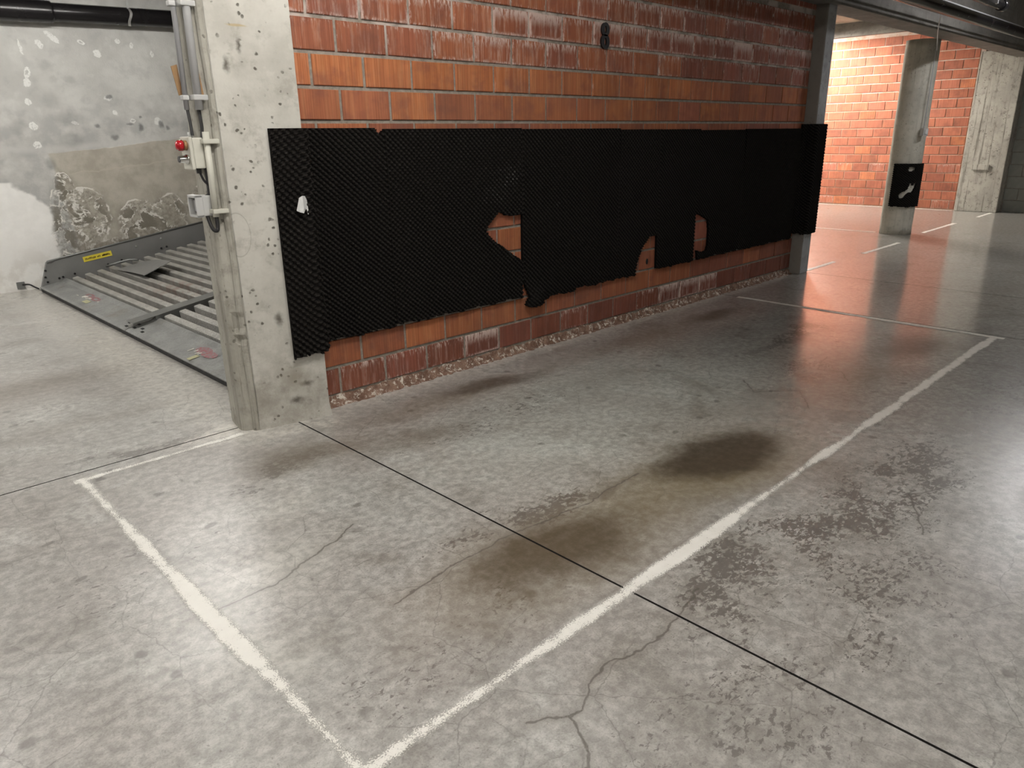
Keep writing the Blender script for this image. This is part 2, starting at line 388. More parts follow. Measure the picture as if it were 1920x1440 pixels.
def left_wall_material():
    g = G('damp_painted_concrete')
    p = g.xyz(g.P())
    Q0 = g.comb(p[0], p[2], 0.0)
    Q = g.jitter(g.jitter(Q0, 2.2, 0.18, 4.0), 14.0, 0.05, 3.0)
    lo = g.noise(Q0, 1.6, 4.0, 0.6)
    mid = g.noise(Q0, 5.5, 5.0, 0.6)
    fine = g.noise(g.P(), 60.0, 4.0, 0.6)
    c = g.mix(g.rng(lo, 0.36, 0.66), (0.48, 0.475, 0.45), (0.60, 0.595, 0.565))
    c = g.mix(g.mul(g.rng(mid, 0.5, 0.34), 0.4), c, (0.39, 0.39, 0.38))
    c = g.mix(g.mul(g.rng(mid, 0.56, 0.7), 0.5), c, (0.64, 0.635, 0.605))
    q = g.xyz(Q)
    q0 = g.xyz(g.jitter(Q0, 5.0, 0.05, 3.0))
    # damp band above the render's edge
    edge = g.add(1.30, g.mul(g.mx(q0[0], 0.0), 0.10))
    dz = g.ma('SUBTRACT', q0[1], edge)
    band = g.mul(g.rng(dz, 0.7, 0.1), g.mul(g.rng(mid, 0.6, 0.4), 0.45))
    c = g.mix(band, c, (0.34, 0.338, 0.33))
    c = g.mix(g.mul(g.rng(g.ma('ABSOLUTE', g.ma('SUBTRACT', dz, 0.035)), 0.06, 0.0), 0.6), c, (0.56, 0.555, 0.53))
    # beige render patch
    inx = g.rng(g.add(q0[0], g.mul(q0[1], 0.12)), 0.02, 0.05)
    rend = g.mul(g.rng(dz, 0.006, -0.006), inx)
    rc = g.mix(g.rng(mid, 0.35, 0.65), (0.38, 0.35, 0.295), (0.48, 0.45, 0.385))
    c = g.mix(rend, c, rc)
    ln = g.rng(g.ma('ABSOLUTE', g.ma('SUBTRACT', dz, g.add(-0.25, g.mul(mid, 0.08)))), 0.012, 0.0)
    c = g.mix(g.mul(g.mul(ln, rend), 0.5), c, (0.52, 0.48, 0.4))
    # salt-eaten plaster: contour rims over darker hearts
    zone = None
    for ctr, r in [((0.12, 0.66), (0.28, 0.40)), ((0.62, 0.58), (0.30, 0.32)), ((0.95, 0.62), (0.24, 0.32)), ((-0.12, 0.5), (0.16, 0.6)), ((0.45, 0.3), (0.6, 0.16)), ((1.3, 0.7), (0.2, 0.25)), ((-0.05, 0.95), (0.12, 0.2))]:
        e = g.blob(Q, ctr, r, 0, 0.35)
        zone = e if zone is None else g.mx(zone, e)
    nn = g.noise(Q, 4.2, 5.0, 0.62, 0.5)
    dark = g.mul(zone, g.rng(nn, 0.44, 0.56))
    c = g.mix(g.mul(dark, 0.85), c, (0.15, 0.135, 0.105))
    c = g.mix(g.mul(g.rng(zone, 0.1, 0.6), g.mul(g.rng(g.noise(Q0, 20.0, 5.0, 0.7), 0.4, 0.62), 0.6)), c, (0.17, 0.155, 0.125))
    rim = g.mul(g.rng(g.ma('ABSOLUTE', g.ma('SUBTRACT', nn, 0.5)), 0.034, 0.012), g.rng(zone, 0.12, 0.45))
    rim = g.mul(rim, g.rng(g.noise(Q0, 12.0, 3.0), 0.4, 0.55))
    rim2 = g.mul(g.rng(g.ma('ABSOLUTE', g.ma('SUBTRACT', zone, 0.34)), 0.09, 0.03), g.rng(g.noise(Q0, 6.0, 3.0), 0.46, 0.56))
    c = g.mix(g.mul(g.mx(rim, rim2), 0.95), c, (0.76, 0.74, 0.69))
    footd = g.mul(g.rng(q[1], 0.55, 0.2), g.rng(q[0], -0.15, 0.0))
    c = g.mix(g.mul(footd, 0.6), c, (0.2, 0.17, 0.135))
    # flaking spots in the upper paint
    for ctr, r, a, k in [((0.49, 2.235), (0.045, 0.045), 0, 1), ((-0.17, 2.25), (0.016, 0.09), 0.15, 1), ((-0.16, 2.03), (0.03, 0.07), -0.3, 1), ((-0.175, 1.94), (0.04, 0.05), 0, 1),
                         ((-0.01, 2.29), (0.035, 0.05), 0.6, 1), ((0.11, 2.36), (0.09, 0.035), -0.7, 1), ((-0.2, 1.77), (0.035, 0.04), 0, 1), ((-0.2, 1.55), (0.045, 0.05), 0.4, 1),
                         ((-0.2, 1.38), (0.045, 0.045), 0, 1), ((0.56, 1.68), (0.028, 0.04), 0.5, 1), ((0.36, 2.33), (0.05, 0.022), -0.4, 1), ((0.7, 2.36), (0.03, 0.03), 0, 1),
                         ((0.83, 2.33), (0.02, 0.035), 0, 1), ((1.02, 2.26), (0.02, 0.045), 0, 1), ((0.17, 1.58), (0.045, 0.018), -0.3, 1), ((0.52, 1.82), (0.05, 0.03), 0, .8),
                         ((0.97, 1.6), (0.05, 0.05), 0, .8), ((0.72, 1.6), (0.03, 0.03), 0.3, .8)]:
        q1 = g.blob(g.jitter(Q0, 26.0, 0.045, 3.0), ctr, r, a, 0.2)
        ring = g.mul(g.rng(q1, 0.05, 0.3), g.mx(g.rng(q1, 0.98, 0.75), g.rng(mid, 0.42, 0.5)))
        c = g.mix(g.mul(g.mul(ring, g.rng(fine, 0.3, 0.5)), k), c, (0.78, 0.78, 0.75))
    for ctr, r, k in [((0.53, 1.83), (0.05, 0.03), 0.8), ((0.79, 1.535), (0.04, 0.05), 0.8), ((0.52, 1.44), (0.06, 0.035), 0.7), ((1.0, 1.57), (0.035, 0.06), 0.8), ((1.06, 1.53), (0.025, 0.04), 0.7),
                      ((0.37, 1.55), (0.035, 0.03), 0.75), ((0.69, 1.57), (0.05, 0.02), 0.7), ((0.8, 1.64), (0.02, 0.02), 0.7), ((0.0, 2.1), (0.07, 0.07), 0.2), ((0.2, 1.98), (0.08, 0.05), 0.25),
                      ((0.05, 1.98), (0.05, 0.05), 0.22), ((0.0, 1.78), (0.1, 0.12), 0.2), ((-0.32, 1.55), (0.1, 0.1), 0.22), ((0.13, 1.62), (0.22, 0.1), 0.3), ((0.1, 1.42), (0.18, 0.1), 0.35), ((-0.12, 1.2), (0.07, 0.08), 0.45)]:
        e = g.blob(g.jitter(Q0, 20.0, 0.04, 2.0), ctr, r, 0.0, 0.3)
        c = g.mix(g.mul(e, k), c, (0.15, 0.15, 0.145))
    # fresh white coat low on the left
    wx = g.add(q[0], g.mul(g.rng(q[1], 0.75, 1.05), 0.25))
    white = g.mul(g.rng(wx, -0.19, -0.24), g.rng(q0[1], 1.045, 1.02))
    wc = g.mix(g.rng(mid, 0.3, 0.7), (0.80, 0.79, 0.76), (0.88, 0.87, 0.84))
    wc = g.mix(g.mul(g.rng(q[1], 0.55, 0.2), g.mul(g.rng(mid, 0.42, 0.6), 0.5)), wc, (0.55, 0.52, 0.47))
    c = g.mix(white, c, wc)
    g.bump(g.add(g.mul(fine, 0.4), g.add(g.mul(rend, 0.5), g.add(g.mul(dark, -0.8), g.mul(rim, 0.6)))), 0.5, 0.012)
    return g.fin(c, 0.75, 0, 0.3)


def foam_material():
    g = G('black_eggcrate_foam')
    h = g.n('Attribute', out=2, attribute_name='height')
    P = g.P()
    fine = g.noise(P, 120.0, 4.0, 0.6)
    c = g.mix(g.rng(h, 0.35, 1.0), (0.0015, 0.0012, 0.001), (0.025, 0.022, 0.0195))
    c = g.mix(g.mul(g.rng(g.noise(P, 2.2, 4.0), 0.45, 0.7), 0.35), c, (0.009, 0.0075, 0.0065))
    x = g.xyz(P)
    Q = g.comb(x[0], x[2], 0.0)
    d = g.mx(g.blob(g.jitter(Q, 14.0, 0.12), (1.13, 1.15), (0.14, 0.10), 0.3, 0.0), g.mul(g.blob(g.jitter(Q, 14.0, 0.1), (1.0, 1.05), (0.14, 0.1), 0, 0.0), 0.5))
    d = g.mx(d, g.mul(g.blob(g.jitter(Q, 20.0, 0.05), (1.58, 0.964), (0.035, 0.03), 0, 0.0), 0.7))
    d = g.mul(g.mul(d, g.rng(h, 0.5, 0.95)), g.rng(g.noise(P, 60.0, 3.0), 0.45, 0.62))
    c = g.mix(g.mul(d, 0.6), c, (0.25, 0.24, 0.23))
    lint = g.mul(g.rng(g.noise(P, 90.0, 2.0), 0.74, 0.8), g.rng(h, 0.4, 0.8))
    c = g.mix(g.mul(lint, 0.5), c, (0.1, 0.1, 0.09))
    return g.fin(c, 0.95, 0, 0.12)


def deck_material():
    g = G('galvanised_deck_steel')
    o = g.obj()
    n1 = g.noise(o, 5.0, 5.0, 0.65)
    n2 = g.noise(o, 70.0, 3.0, 0.6)
    sp = g.rng(g.vor(o, 55.0, 'F1', '3D'), 0.4, 0.15)
    c = g.mix(g.rng(n1, 0.35, 0.66), (0.22, 0.225, 0.22), (0.34, 0.345, 0.335))
    c = g.mix(g.mul(g.rng(n1, 0.55, 0.7), g.mul(sp, 0.5)), c, (0.36, 0.37, 0.35))
    c = g.mix(g.mul(g.rng(g.noise(o, 3.0, 4.0), 0.55, 0.7), 0.5), c, (0.17, 0.15, 0.11))
    c = g.mix(g.rng(n2, 0.4, 0.7), c, g.mix(1.0, c, (0.82, 0.82, 0.8), 'MULTIPLY'))
    g.bump(n2, 0.2, 0.002)
    return g.fin(c, g.rng(n1, 0.3, 0.7, 0.38, 0.6), 0.25, 0.5)


def slat_material():
    g = G('zinc_slat_steel')
    o = g.obj()
    P = g.xyz(g.P())
    n1 = g.noise(o, 7.0, 4.0, 0.6)
    sp = g.rng(g.vor(o, 75.0, 'F1', '3D'), 0.5, 0.2)
    spang = g.mul(sp, g.rng(P[1], 3.4, 2.5))
    c = g.mix(g.rng(n1, 0.35, 0.65), (0.33, 0.32, 0.295), (0.44, 0.43, 0.40))
    c = g.mix(g.mul(spang, 0.8), c, (0.62, 0.62, 0.6))
    rust = g.mul(g.blob(g.comb(P[0], P[1], 0.0), (0.15, 3.1), (0.3, 0.7), 0, 0.2), g.rng(g.noise(o, 9.0, 4.0), 0.4, 0.6))
    c = g.mix(g.mul(rust, 0.55), c, (0.22, 0.13, 0.095))
    g.bump(n1, 0.2, 0.003)
    return g.fin(c, 0.5, 0.35, 0.5)

M = {}
M['floor'] = floor_material()
M['paint'] = paint_material()
M['brick'] = brick_material('hollow_red_brick', True)
M['brick_far'] = brick_material('smooth_red_brick', False, 1.3)
M['mortar'] = mortar_material()
M['joint'] = plain('dark_joint_dirt', (0.012, 0.010, 0.009), 0.9)
M['mortar_far'] = mortar_material('pink_mortar', (0.42, 0.27, 0.2), (0.52, 0.36, 0.28))
M['bed'] = bed_material()


def pillar_marks(g, P, c):
    p = g.xyz(P)
    Q = g.comb(p[0], p[2], 0.0)
    c = g.mix(g.mul(g.blob(g.jitter(Q, 30.0, 0.01), (-0.53, 1.86), (0.055, 0.008), -0.05, 0.4), 0.8), c, (0.42, 0.33, 0.18))
    Qj = g.jitter(Q, 40.0, 0.03)
    for ctr, r in [((-0.59, 1.70), (0.022, 0.05)), ((-0.53, 1.78), (0.015, 0.045)), ((-0.46, 0.12), (0.05, 0.03)), ((-0.40, 0.20), (0.05, 0.02)), ((-0.5, 0.55), (0.03, 0.05))]:
        c = g.mix(g.mul(g.blob(Qj, ctr, r, 0, 0.0), 0.9), c, (0.08, 0.07, 0.055))
    ring = g.n('VectorMath', [g.mapp(Q, (-0.635, 0.97, 0), 0, (0.055, 0.1, 1))], out=1, operation='LENGTH')
    ring = g.rng(g.ma('ABSOLUTE', g.ma('SUBTRACT', ring, 1.0)), 0.05, 0.01)
    c = g.mix(g.mul(ring, 0.35), c, (0.2, 0.18, 0.15))
    s1 = g.blob(g.jitter(Q, 12.0, 0.05), (-0.46, 0.25), (0.1, 0.13), 0.2, 0.0)
    return g.mix(g.mul(s1, 0.5), c, (0.24, 0.215, 0.17))

M['pillar'] = concrete('pitted_pillar_concrete', (0.43, 0.415, 0.37), (0.54, 0.525, 0.475), (0.28, 0.262, 0.225), foot=0.7, extra=pillar_marks)
M['pillar_edge'] = concrete('rough_arris_concrete', (0.32, 0.305, 0.265), (0.40, 0.385, 0.335), (0.15, 0.138, 0.115), 0.7, 0.7, foot=0.3)
def brown_left_face(g, P, c):  # darker brown tone over the pillar's left face
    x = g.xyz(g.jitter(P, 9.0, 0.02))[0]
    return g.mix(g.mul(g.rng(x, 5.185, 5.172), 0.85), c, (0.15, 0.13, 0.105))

M['pillar_right'] = concrete('grey_pillar_concrete', (0.33, 0.335, 0.335), (0.42, 0.43, 0.44), (0.2, 0.2, 0.2), 0.6, extra=brown_left_face)
M['column'] = concrete('round_column_concrete', (0.43, 0.41, 0.35), (0.52, 0.5, 0.43), (0.26, 0.24, 0.2), 0.4, 0.35)
M['pier'] = concrete('board_marked_concrete', (0.33, 0.315, 0.28), (0.41, 0.395, 0.35), (0.10, 0.09, 0.075), 0.9, 1.0)
M['beam'] = concrete('beam_concrete', (0.16, 0.15, 0.135), (0.205, 0.195, 0.175), (0.10, 0.093, 0.08), 0.3, 0.4, axis='x')
M['ceiling'] = concrete('ceiling_concrete', (0.27, 0.255, 0.21), (0.34, 0.325, 0.27), (0.18, 0.17, 0.14), 0.2)
M['plainwall'] = concrete('shell_concrete', (0.42, 0.41, 0.38), (0.48, 0.47, 0.44), (0.3, 0.29, 0.27), 0.3)
M['leftwall'] = left_wall_material()
M['block'] = plain('grey_block', (0.2, 0.205, 0.185), 0.85, 0, 0.25, 12)
M['foam'] = foam_material()
M['deck'] = deck_material()
M['slat'] = slat_material()
M['rail'] = plain('dull_zinc_plate', (0.21, 0.21, 0.205), 0.42, 0.25, 0.22, 6)
M['barsteel'] = plain('brushed_zinc_bar', (0.22, 0.225, 0.22), 0.4, 0.6, 0.2, 14)
M['pan'] = plain('rusty_pan', (0.06, 0.042, 0.034), 0.7, 0.2, 0.4, 9)
M['rubber_gap_shade'] = plain('black_rubber_gap_shade', (0.012, 0.011, 0.012), 0.7)
M['black_plastic'] = plain('black_pipe_plastic', (0.013, 0.012, 0.013), 0.25, 0, 0.1, 4, 0.0)
M['black_letter'] = plain('black_number_plastic', (0.008, 0.007, 0.007), 0.4)
M['conduit'] = plain('light_grey_conduit', (0.42, 0.42, 0.42), 0.4, 0, 0.06)
M['conduit_grey'] = plain('mid_grey_conduit', (0.30, 0.30, 0.305), 0.42, 0, 0.06)
M['cable'] = plain('dark_cable', (0.035, 0.035, 0.036), 0.5)
M['box'] = plain('cream_box_plastic', (0.55, 0.54, 0.47), 0.45, 0, 0.05)
M['boxgrey'] = plain('grey_box_plastic', (0.47, 0.47, 0.46), 0.45, 0, 0.06)
M['red'] = plain('red_button_plastic', (0.36, 0.008, 0.014), 0.22, 0, 0.05)
M['chrome'] = plain('chrome', (0.6, 0.6, 0.58), 0.15, 1.0, 0.05)
M['strap'] = plain('zinc_strap', (0.6, 0.6, 0.58), 0.35, 0.7, 0.1)
M['card'] = plain('brown_cardboard', (0.27, 0.16, 0.075), 0.85, 0, 0.15)
M['yellow'] = plain('yellow_sticker', (0.72, 0.60, 0.06), 0.5, 0, 0.08)
M['ink'] = plain('dark_print', (0.10, 0.07, 0.01), 0.6)
def worn_print(name, col):
    g = G(name)
    nz = g.noise(g.obj(), 45.0, 5.0, 0.7)
    return g.fin(g.mix(g.rng(nz, 0.4, 0.6), col, (0.24, 0.22, 0.215)), 0.6)

M['redprint'] = worn_print('faded_red_print', (0.33, 0.085, 0.105))
M['whiteprint'] = plain('white_print', (0.62, 0.60, 0.55), 0.6, 0, 0.1)
M['yellowprint'] = plain('pale_yellow_print', (0.45, 0.44, 0.26), 0.6, 0, 0.25, 60)
M['paper'] = plain('white_paper', (0.62, 0.62, 0.61), 0.8, 0, 0.06)
M['hole'] = plain('bolt_hole_black', (0.006, 0.006, 0.006), 0.8)
M['brownsteel'] = plain('dark_painted_steel', (0.045, 0.028, 0.022), 0.5, 0.2, 0.3, 4)
M['lamp_body'] = plain('white_lamp_housing', (0.7, 0.7, 0.68), 0.4, 0, 0.03)


def tube_mat(name, col, k):
    g = G(name)
    g.t.nodes.remove(g.b)
    e = g.t.nodes.new('ShaderNodeEmission')
    e.inputs[0].default_value = (*col, 1)
    e.inputs[1].default_value = k
    g.t.links.new(e.outputs[0], g.out.inputs[0])
    return g.m

M['tube_aisle'] = tube_mat('aisle_tube_light', (1.0, 0.965, 0.92), AISLE_W)
M['tube_aisle2'] = tube_mat('cool_aisle_tube_light', (0.97, 0.97, 1.0), AISLE2_W)
M['tube_left_fill'] = tube_mat('left_fill_tube_light', (1.0, 0.97, 0.93), 235.0)
M['tube_bay'] = tube_mat('bay_tube_light', (1.0, 0.97, 0.92), BAY_W)
M['tube_far'] = tube_mat('far_tube_light', (1.0, 0.93, 0.84), FAR_W)

# ------------------------------------------------------------------ mesh helpers
def link(name, me, mat=None, parent=None, label=None, cat=None, kind=None, group=None, smooth=False):
    o = D.objects.new(name, me)
    COL.objects.link(o)
    if mat is not None and me is not None and not me.materials:
        me.materials.append(M[mat] if isinstance(mat, str) else mat)
    if parent is not None:
        o.parent = parent
    for k, v in (('label', label), ('category', cat), ('kind', kind), ('group', group)):
        if v:
            o[k] = v
    if smooth and me is not None:
        for p in me.polygons:
            p.use_smooth = True
    return o


def empty(name, loc=(0, 0, 0), rot=(0, 0, 0), **kw):
    o = link(name, None, **kw)
    o.location = loc
    o.rotation_euler = rot
    o.empty_display_size = 0.05
    return o


def bm_me(bm, name='mesh'):
    me = D.meshes.new(name)
    bmesh.ops.recalc_face_normals(bm, faces=bm.faces)
    bm.to_mesh(me)
    bm.free()
    return me


def add_box(bm, lo, hi, bevel=0.0, mat4=None):
    c = [(a + b) / 2 for a, b in zip(lo, hi)]
    s = [b - a for a, b in zip(lo, hi)]
    mt = Matrix.Translation(c) @ Matrix.Diagonal((*s, 1))
    r = bmesh.ops.create_cube(bm, size=1.0, matrix=(mat4 @ mt) if mat4 else mt)
    if bevel:
        es = list({e for v in r['verts'] for e in v.link_edges})
        bmesh.ops.bevel(bm, geom=es, offset=bevel, segments=2, affect='EDGES', profile=0.6)


def box(name, lo, hi, mat, bevel=0.0, **kw):
    bm = bmesh.new()
    add_box(bm, lo, hi, bevel)
    return link(name, bm_me(bm), mat, **kw)


def add_tube(bm, pts, r, n=12, caps=True, radii=None):
    pts = [Vector(p) for p in pts]
    rings = []
    t0 = (pts[1] - pts[0]).normalized()
    ref = Vector((0, 0, 1)) if abs(t0.z) < 0.9 else Vector((1, 0, 0))
    u = t0.cross(ref).normalized()
    for i, p in enumerate(pts):
        if i == 0:
            t = pts[1] - pts[0]
        elif i == len(pts) - 1:
            t = pts[-1] - pts[-2]
        else:
            t = (pts[i + 1] - pts[i]).normalized() + (pts[i] - pts[i - 1]).normalized()
        t.normalize()
        u = (u - t * u.dot(t)).normalized()
        v = t.cross(u)
        rr = radii[i] if radii else r
        rings.append([bm.verts.new(p + (u * math.cos(2 * math.pi * k / n) + v * math.sin(2 * math.pi * k / n)) * rr) for k in range(n)])
    for a, b in zip(rings, rings[1:]):
        for k in range(n):
            bm.faces.new((a[k], a[(k + 1) % n], b[(k + 1) % n], b[k]))
    if caps:
        bm.faces.new(rings[0])
        bm.faces.new(rings[-1][::-1])


def tube(name, pts, r, mat, n=12, radii=None, **kw):
    bm = bmesh.new()
    add_tube(bm, pts, r, n, True, radii)
    o = link(name, bm_me(bm), mat, **kw)
    for p in o.data.polygons:
        p.use_smooth = len(p.vertices) == 4
    return o


def smooth_path(pts, n=6):
    pts = [Vector(p) for p in pts]
    out = []
    for i in range(len(pts) - 1):
        p0 = pts[max(i - 1, 0)]; p1 = pts[i]; p2 = pts[i + 1]; p3 = pts[min(i + 2, len(pts) - 1)]
        for k in range(n):
            t = k / n
            out.append(0.5 * ((2 * p1) + (p2 - p0) * t + (2 * p0 - 5 * p1 + 4 * p2 - p3) * t * t + (3 * p1 - p0 - 3 * p2 + p3) * t ** 3))
    out.append(pts[-1])
    return out


def prism(name, poly, z0, z1, mat, axis='z', **kw):
    """extrude a 2D outline; axis z: (x,y) outline, axis y: (x,z) outline"""
    bm = bmesh.new()
    def pt(a, b, h):
        return (a, b, h) if axis == 'z' else (a, h, b)
    lo = [bm.verts.new(pt(a, b, z0)) for a, b in poly]
    hi = [bm.verts.new(pt(a, b, z1)) for a, b in poly]
    bm.faces.new(lo); bm.faces.new(hi)
    n = len(poly)
    for i in range(n):
        bm.faces.new((lo[i], lo[(i + 1) % n], hi[(i + 1) % n], hi[i]))
    return link(name, bm_me(bm), mat, **kw)

# ------------------------------------------------------------------ floor: slabs with sawn joints
floor = box('floor', (-9, -9, -0.25), (15, 8, -0.03), 'joint', kind='structure', label='smooth worn grey concrete garage floor with sawn joints and stains', cat='floor')
G2 = 0.0042
XJ = [-9, -0.467, 3.80, 5.33, 15]
slabs = []
for i in range(4):
    x0, x1 = XJ[i], XJ[i + 1]
    cuts = [-9, 0.075, 8] if i == 0 else ([-9, 8] if i != 3 else [-9, 8])
    for y0, y1 in zip(cuts, cuts[1:]):
        slabs.append((x0 + (G2 if i else 0), x1 - (G2 if i < 3 else 0), y0 + (G2 if y0 > -9 else 0), y1 - (G2 if y1 < 8 else 0)))
for x0, x1, y0, y1 in slabs:
    o = box('floor_slab', (x0, y0, -0.03), (x1, y1, 0.0), 'floor', parent=floor)
    o.data.materials.append(M['joint'])
    for p in o.data.polygons:
        p.material_index = 0 if abs(p.normal.z) > 0.5 else 1


def line(x0, y0, x1, y1, wid=0.11, label=None):
    L = math.hypot(x1 - x0, y1 - y0)
    bm = bmesh.new()
    n = max(2, int(L / 0.12))
    rows = []
    for i in range(n + 1):
        x = L * i / n
        e = random.uniform(-0.004, 0.004)
        rows.append([bm.verts.new((x, (-wid / 2 + e), 0)), bm.verts.new((x, wid / 2 + e, 0))])
    for a, b in zip(rows, rows[1:]):
        bm.faces.new((a[0], b[0], b[1], a[1]))
    r = bmesh.ops.extrude_face_region(bm, geom=list(bm.faces))
    for v in r['geom']:
        if isinstance(v, bmesh.types.BMVert):
            v.co.z += 0.0008
    o = link('painted_line', bm_me(bm), 'paint', parent=floor, label=label)
    o.location = (x0, y0, 0.0002 + 0.0011 * len(floor.children) / 10)
    o.rotation_euler = (0, 0, math.atan2(y1 - y0, x1 - x0))
    return o

line(-1.50, -0.022, -0.74, -0.022, 0.10, 'short white bay line running to the left concrete pillar')
line(-1.467, 0.0, -1.467, -2.24, 0.11, 'worn white line across the near end of the bay')
line(-1.47, -2.197, 3.75, -2.197, 0.10, 'long white line along the open side of the bay')
line(3.78, -0.2, 3.735, -2.26, 0.085, 'thin white line across the far end of the bay')
for a, b in ((5.43, 6.17), (6.95, 8.14), (9.36, 10.87), (12.0, 12.87)):
    line(a, -0.06 if a < 9 else 0.05, b, -0.05 if b < 9 else 0.07, 0.10, None)
line(9.05, 0.58, 9.03, 2.6, 0.09, None)
line(12.92, 0.7, 12.92, 4.2, 0.12, 'pale strip along the foot of the far brick wall')  # pale strips laid along the feet of the far walls
line(13.14, -3.0, 13.14, -0.03, 0.12, 'pale strip along the foot of the dark block wall')

# ------------------------------------------------------------------ room shell
def shell(name, lo, hi, mat, label, cat='wall', bevel=0):
    return box(name, lo, hi, mat, bevel, kind='structure', label=label, cat=cat)

ceiling = shell('ceiling', (-9, -9, 3.3), (15, 8, 3.5), 'ceiling', 'rough pale concrete ceiling slab above the pipes', 'ceiling')
wall_left = shell('wall_left', (-9, 5.2, 0), (5.4, 5.45, 3.3), 'leftwall', 'damp flaking grey concrete wall with white lower corner')
shell('wall_back', (-9.2, -9, 0), (-9, 8, 3.3), 'plainwall', 'plain concrete end wall behind the viewer')
shell('wall_front', (-9, -9.2, 0), (15, -9, 3.3), 'plainwall', 'plain concrete wall across the aisle behind the viewer')
shell('wall_middle', (5.19, 0.16, 0), (5.33, 5.2, 3.3), 'plainwall', 'concrete cross wall behind the right end of the brick wall')
shell('wall_side', (5.33, 6.0, 0), (15, 6.2, 3.3), 'plainwall', 'plain concrete wall at the side of the far bay')

# ------------------------------------------------------------------ brick walls
BL, BH, ROW = 0.2835, 0.1395, 0.1572
Z0 = 1.469
cache = {}
def brick_mesh(wd, ht, mat):
    key = (round(wd, 3), round(ht, 3), mat)
    if key in cache:
        return cache[key]
    me = D.meshes.new('brick')
    d, ch = 0.03, 0.0035
    a, b = wd / 2, ht / 2
    vs = [(-a, d, -b), (a, d, -b), (a, d, b), (-a, d, b), (-a, ch, -b), (a, ch, -b), (a, ch, b), (-a, ch, b),
          (-a + ch, 0, -b + ch), (a - ch, 0, -b + ch), (a - ch, 0, b - ch), (-a + ch, 0, b - ch)]
    fs = [(0, 1, 2, 3)[::-1]]
    for i in range(4):
        j = (i + 1) % 4
        fs += [(i, j, j + 4, i + 4), (i + 4, j + 4, j + 8, i + 8)]
    fs.append((8, 9, 10, 11))
    me.from_pydata(vs, [], fs)
    me.update()
    bm = bmesh.new(); bm.from_mesh(me); bmesh.ops.recalc_face_normals(bm, faces=bm.faces); bm.to_mesh(me); bm.free()
    me.materials.append(M[mat])
    cache[key] = me
    return me


def put_brick(parent, x, z, wd, ht, mat, colr, face=0.0, rotz=0.0, fixed=None):
    o = D.objects.new('brick', brick_mesh(wd, ht, mat))
    COL.objects.link(o)
    o.parent = parent
    j = random.uniform(-0.0015, 0.0015)
    if rotz:
        o.location = (fixed + j, x, z)
        o.rotation_euler = (0, random.uniform(-0.004, 0.004), rotz)
    else:
        o.location = (x, face + j, z)
        o.rotation_euler = (random.uniform(-0.006, 0.006), random.uniform(-0.004, 0.004), random.uniform(-0.004, 0.004))
    o.color = (*colr, 1)
    return o

wall_center = shell('wall_center', (-0.32, 0.009, 0), (5.2, 0.15, 2.5), 'mortar', 'red hollow brick wall between the two concrete pillars')
X0W, X1W = -0.292, 5.155
rows_z = [Z0 + ROW * k for k in range(-9, 7)]
for k, zb in zip(range(-9, 7), rows_z):
    ht = BH
    zt = zb + ROW
    if zt > 2.5:
        ht = 2.5 - zb - 0.012
    shift = 0.0 if k % 2 == 0 else 0.15
    n0 = int(math.floor((X0W - shift) / 0.3)) - 1
    for n in range(n0, 20):
        xa = n * 0.3 + shift + 0.008
        xb = xa + BL
        xa2, xb2 = max(xa, X0W), min(xb, X1W)
        if xb2 - xa2 < 0.03:
            continue
        xm, zm = (xa2 + xb2) / 2, zb + ROW / 2
        # how far the lime bloom has got on this brick
        eff = 0.05
        if k == 3:
            eff = random.uniform(0.4, 1.0) if xm > 0.9 else random.uniform(0.2, 0.6)
        elif k >= 4:
            eff = random.uniform(0.25, 0.6)
        elif k == 2:
            eff = random.uniform(0.15, 0.65) if xm > 0.5 else random.uniform(0.15, 0.35)
        elif k == -9:
            eff = random.choice([0.08, 0.1, 0.2, 0.35, 0.7])
        elif k == 1 and random.random() < 0.2:
            eff = 0.15
        hue = {1: 0.8, 0: 0.7, 2: 0.35, 3: 0.25, -8: 0.6, -9: 0.0}.get(k, 0.5) + random.uniform(-0.25, 0.25)
        if xm > 3.0:
            hue -= 0.35
        if k in (0, 1) and random.random() < 0.3 and 0 < xm < 4:
            hue = 1.0
        if k == -9:
            val = random.uniform(0.1, 0.35)
        else:
            val = random.uniform(0.55, 0.9) if k in (0, 1) else random.uniform(0.4, 0.75)
        put_brick(wall_center, xm, zm, round(xb2 - xa2, 3), ht, 'brick', (max(0, min(1, hue)), eff, val))
# crusty bed at the foot
bm = bmesh.new()
n = 220
top, bot, bk = [], [], []
for i in range(n + 1):
    x = -0.30 + 5.46 * i / n
    h = 0.05 + 0.012 * math.sin(i * 0.37) * random.random() + random.uniform(-0.006, 0.006)
    top.append((bm.verts.new((x, -0.001 + random.uniform(-0.003, 0.003), h)), bm.verts.new((x, 0.02, h + 0.004))))
    bot.append((bm.verts.new((x, -0.016 + random.uniform(-0.006, 0.005), 0.014 + random.uniform(-0.006, 0.008))), bm.verts.new((x, -0.04 + random.uniform(-0.012, 0.012), 0.0005))))
for i in range(n):
    a, b = (bot[i][1], bot[i][0], top[i][0], top[i][1]), (bot[i + 1][1], bot[i + 1][0], top[i + 1][0], top[i + 1][1])
    for j in range(3):
        bm.faces.new((a[j], b[j], b[j + 1], a[j + 1]))
link('mortar_bed', bm_me(bm), 'bed', parent=wall_center, label='crumbling cement bed with lime crust under the bricks')
bm = bmesh.new()
bmesh.ops.create_circle(bm, cap_ends=True, radius=0.017, segments=14, matrix=Matrix.Translation((2.655, -0.006, 0.435)) @ Matrix.Rotation(math.pi / 2, 4, 'X') @ Matrix.Diagonal((0.7, 1.3, 1, 1)))
r = bmesh.ops.extrude_face_region(bm, geom=list(bm.faces))
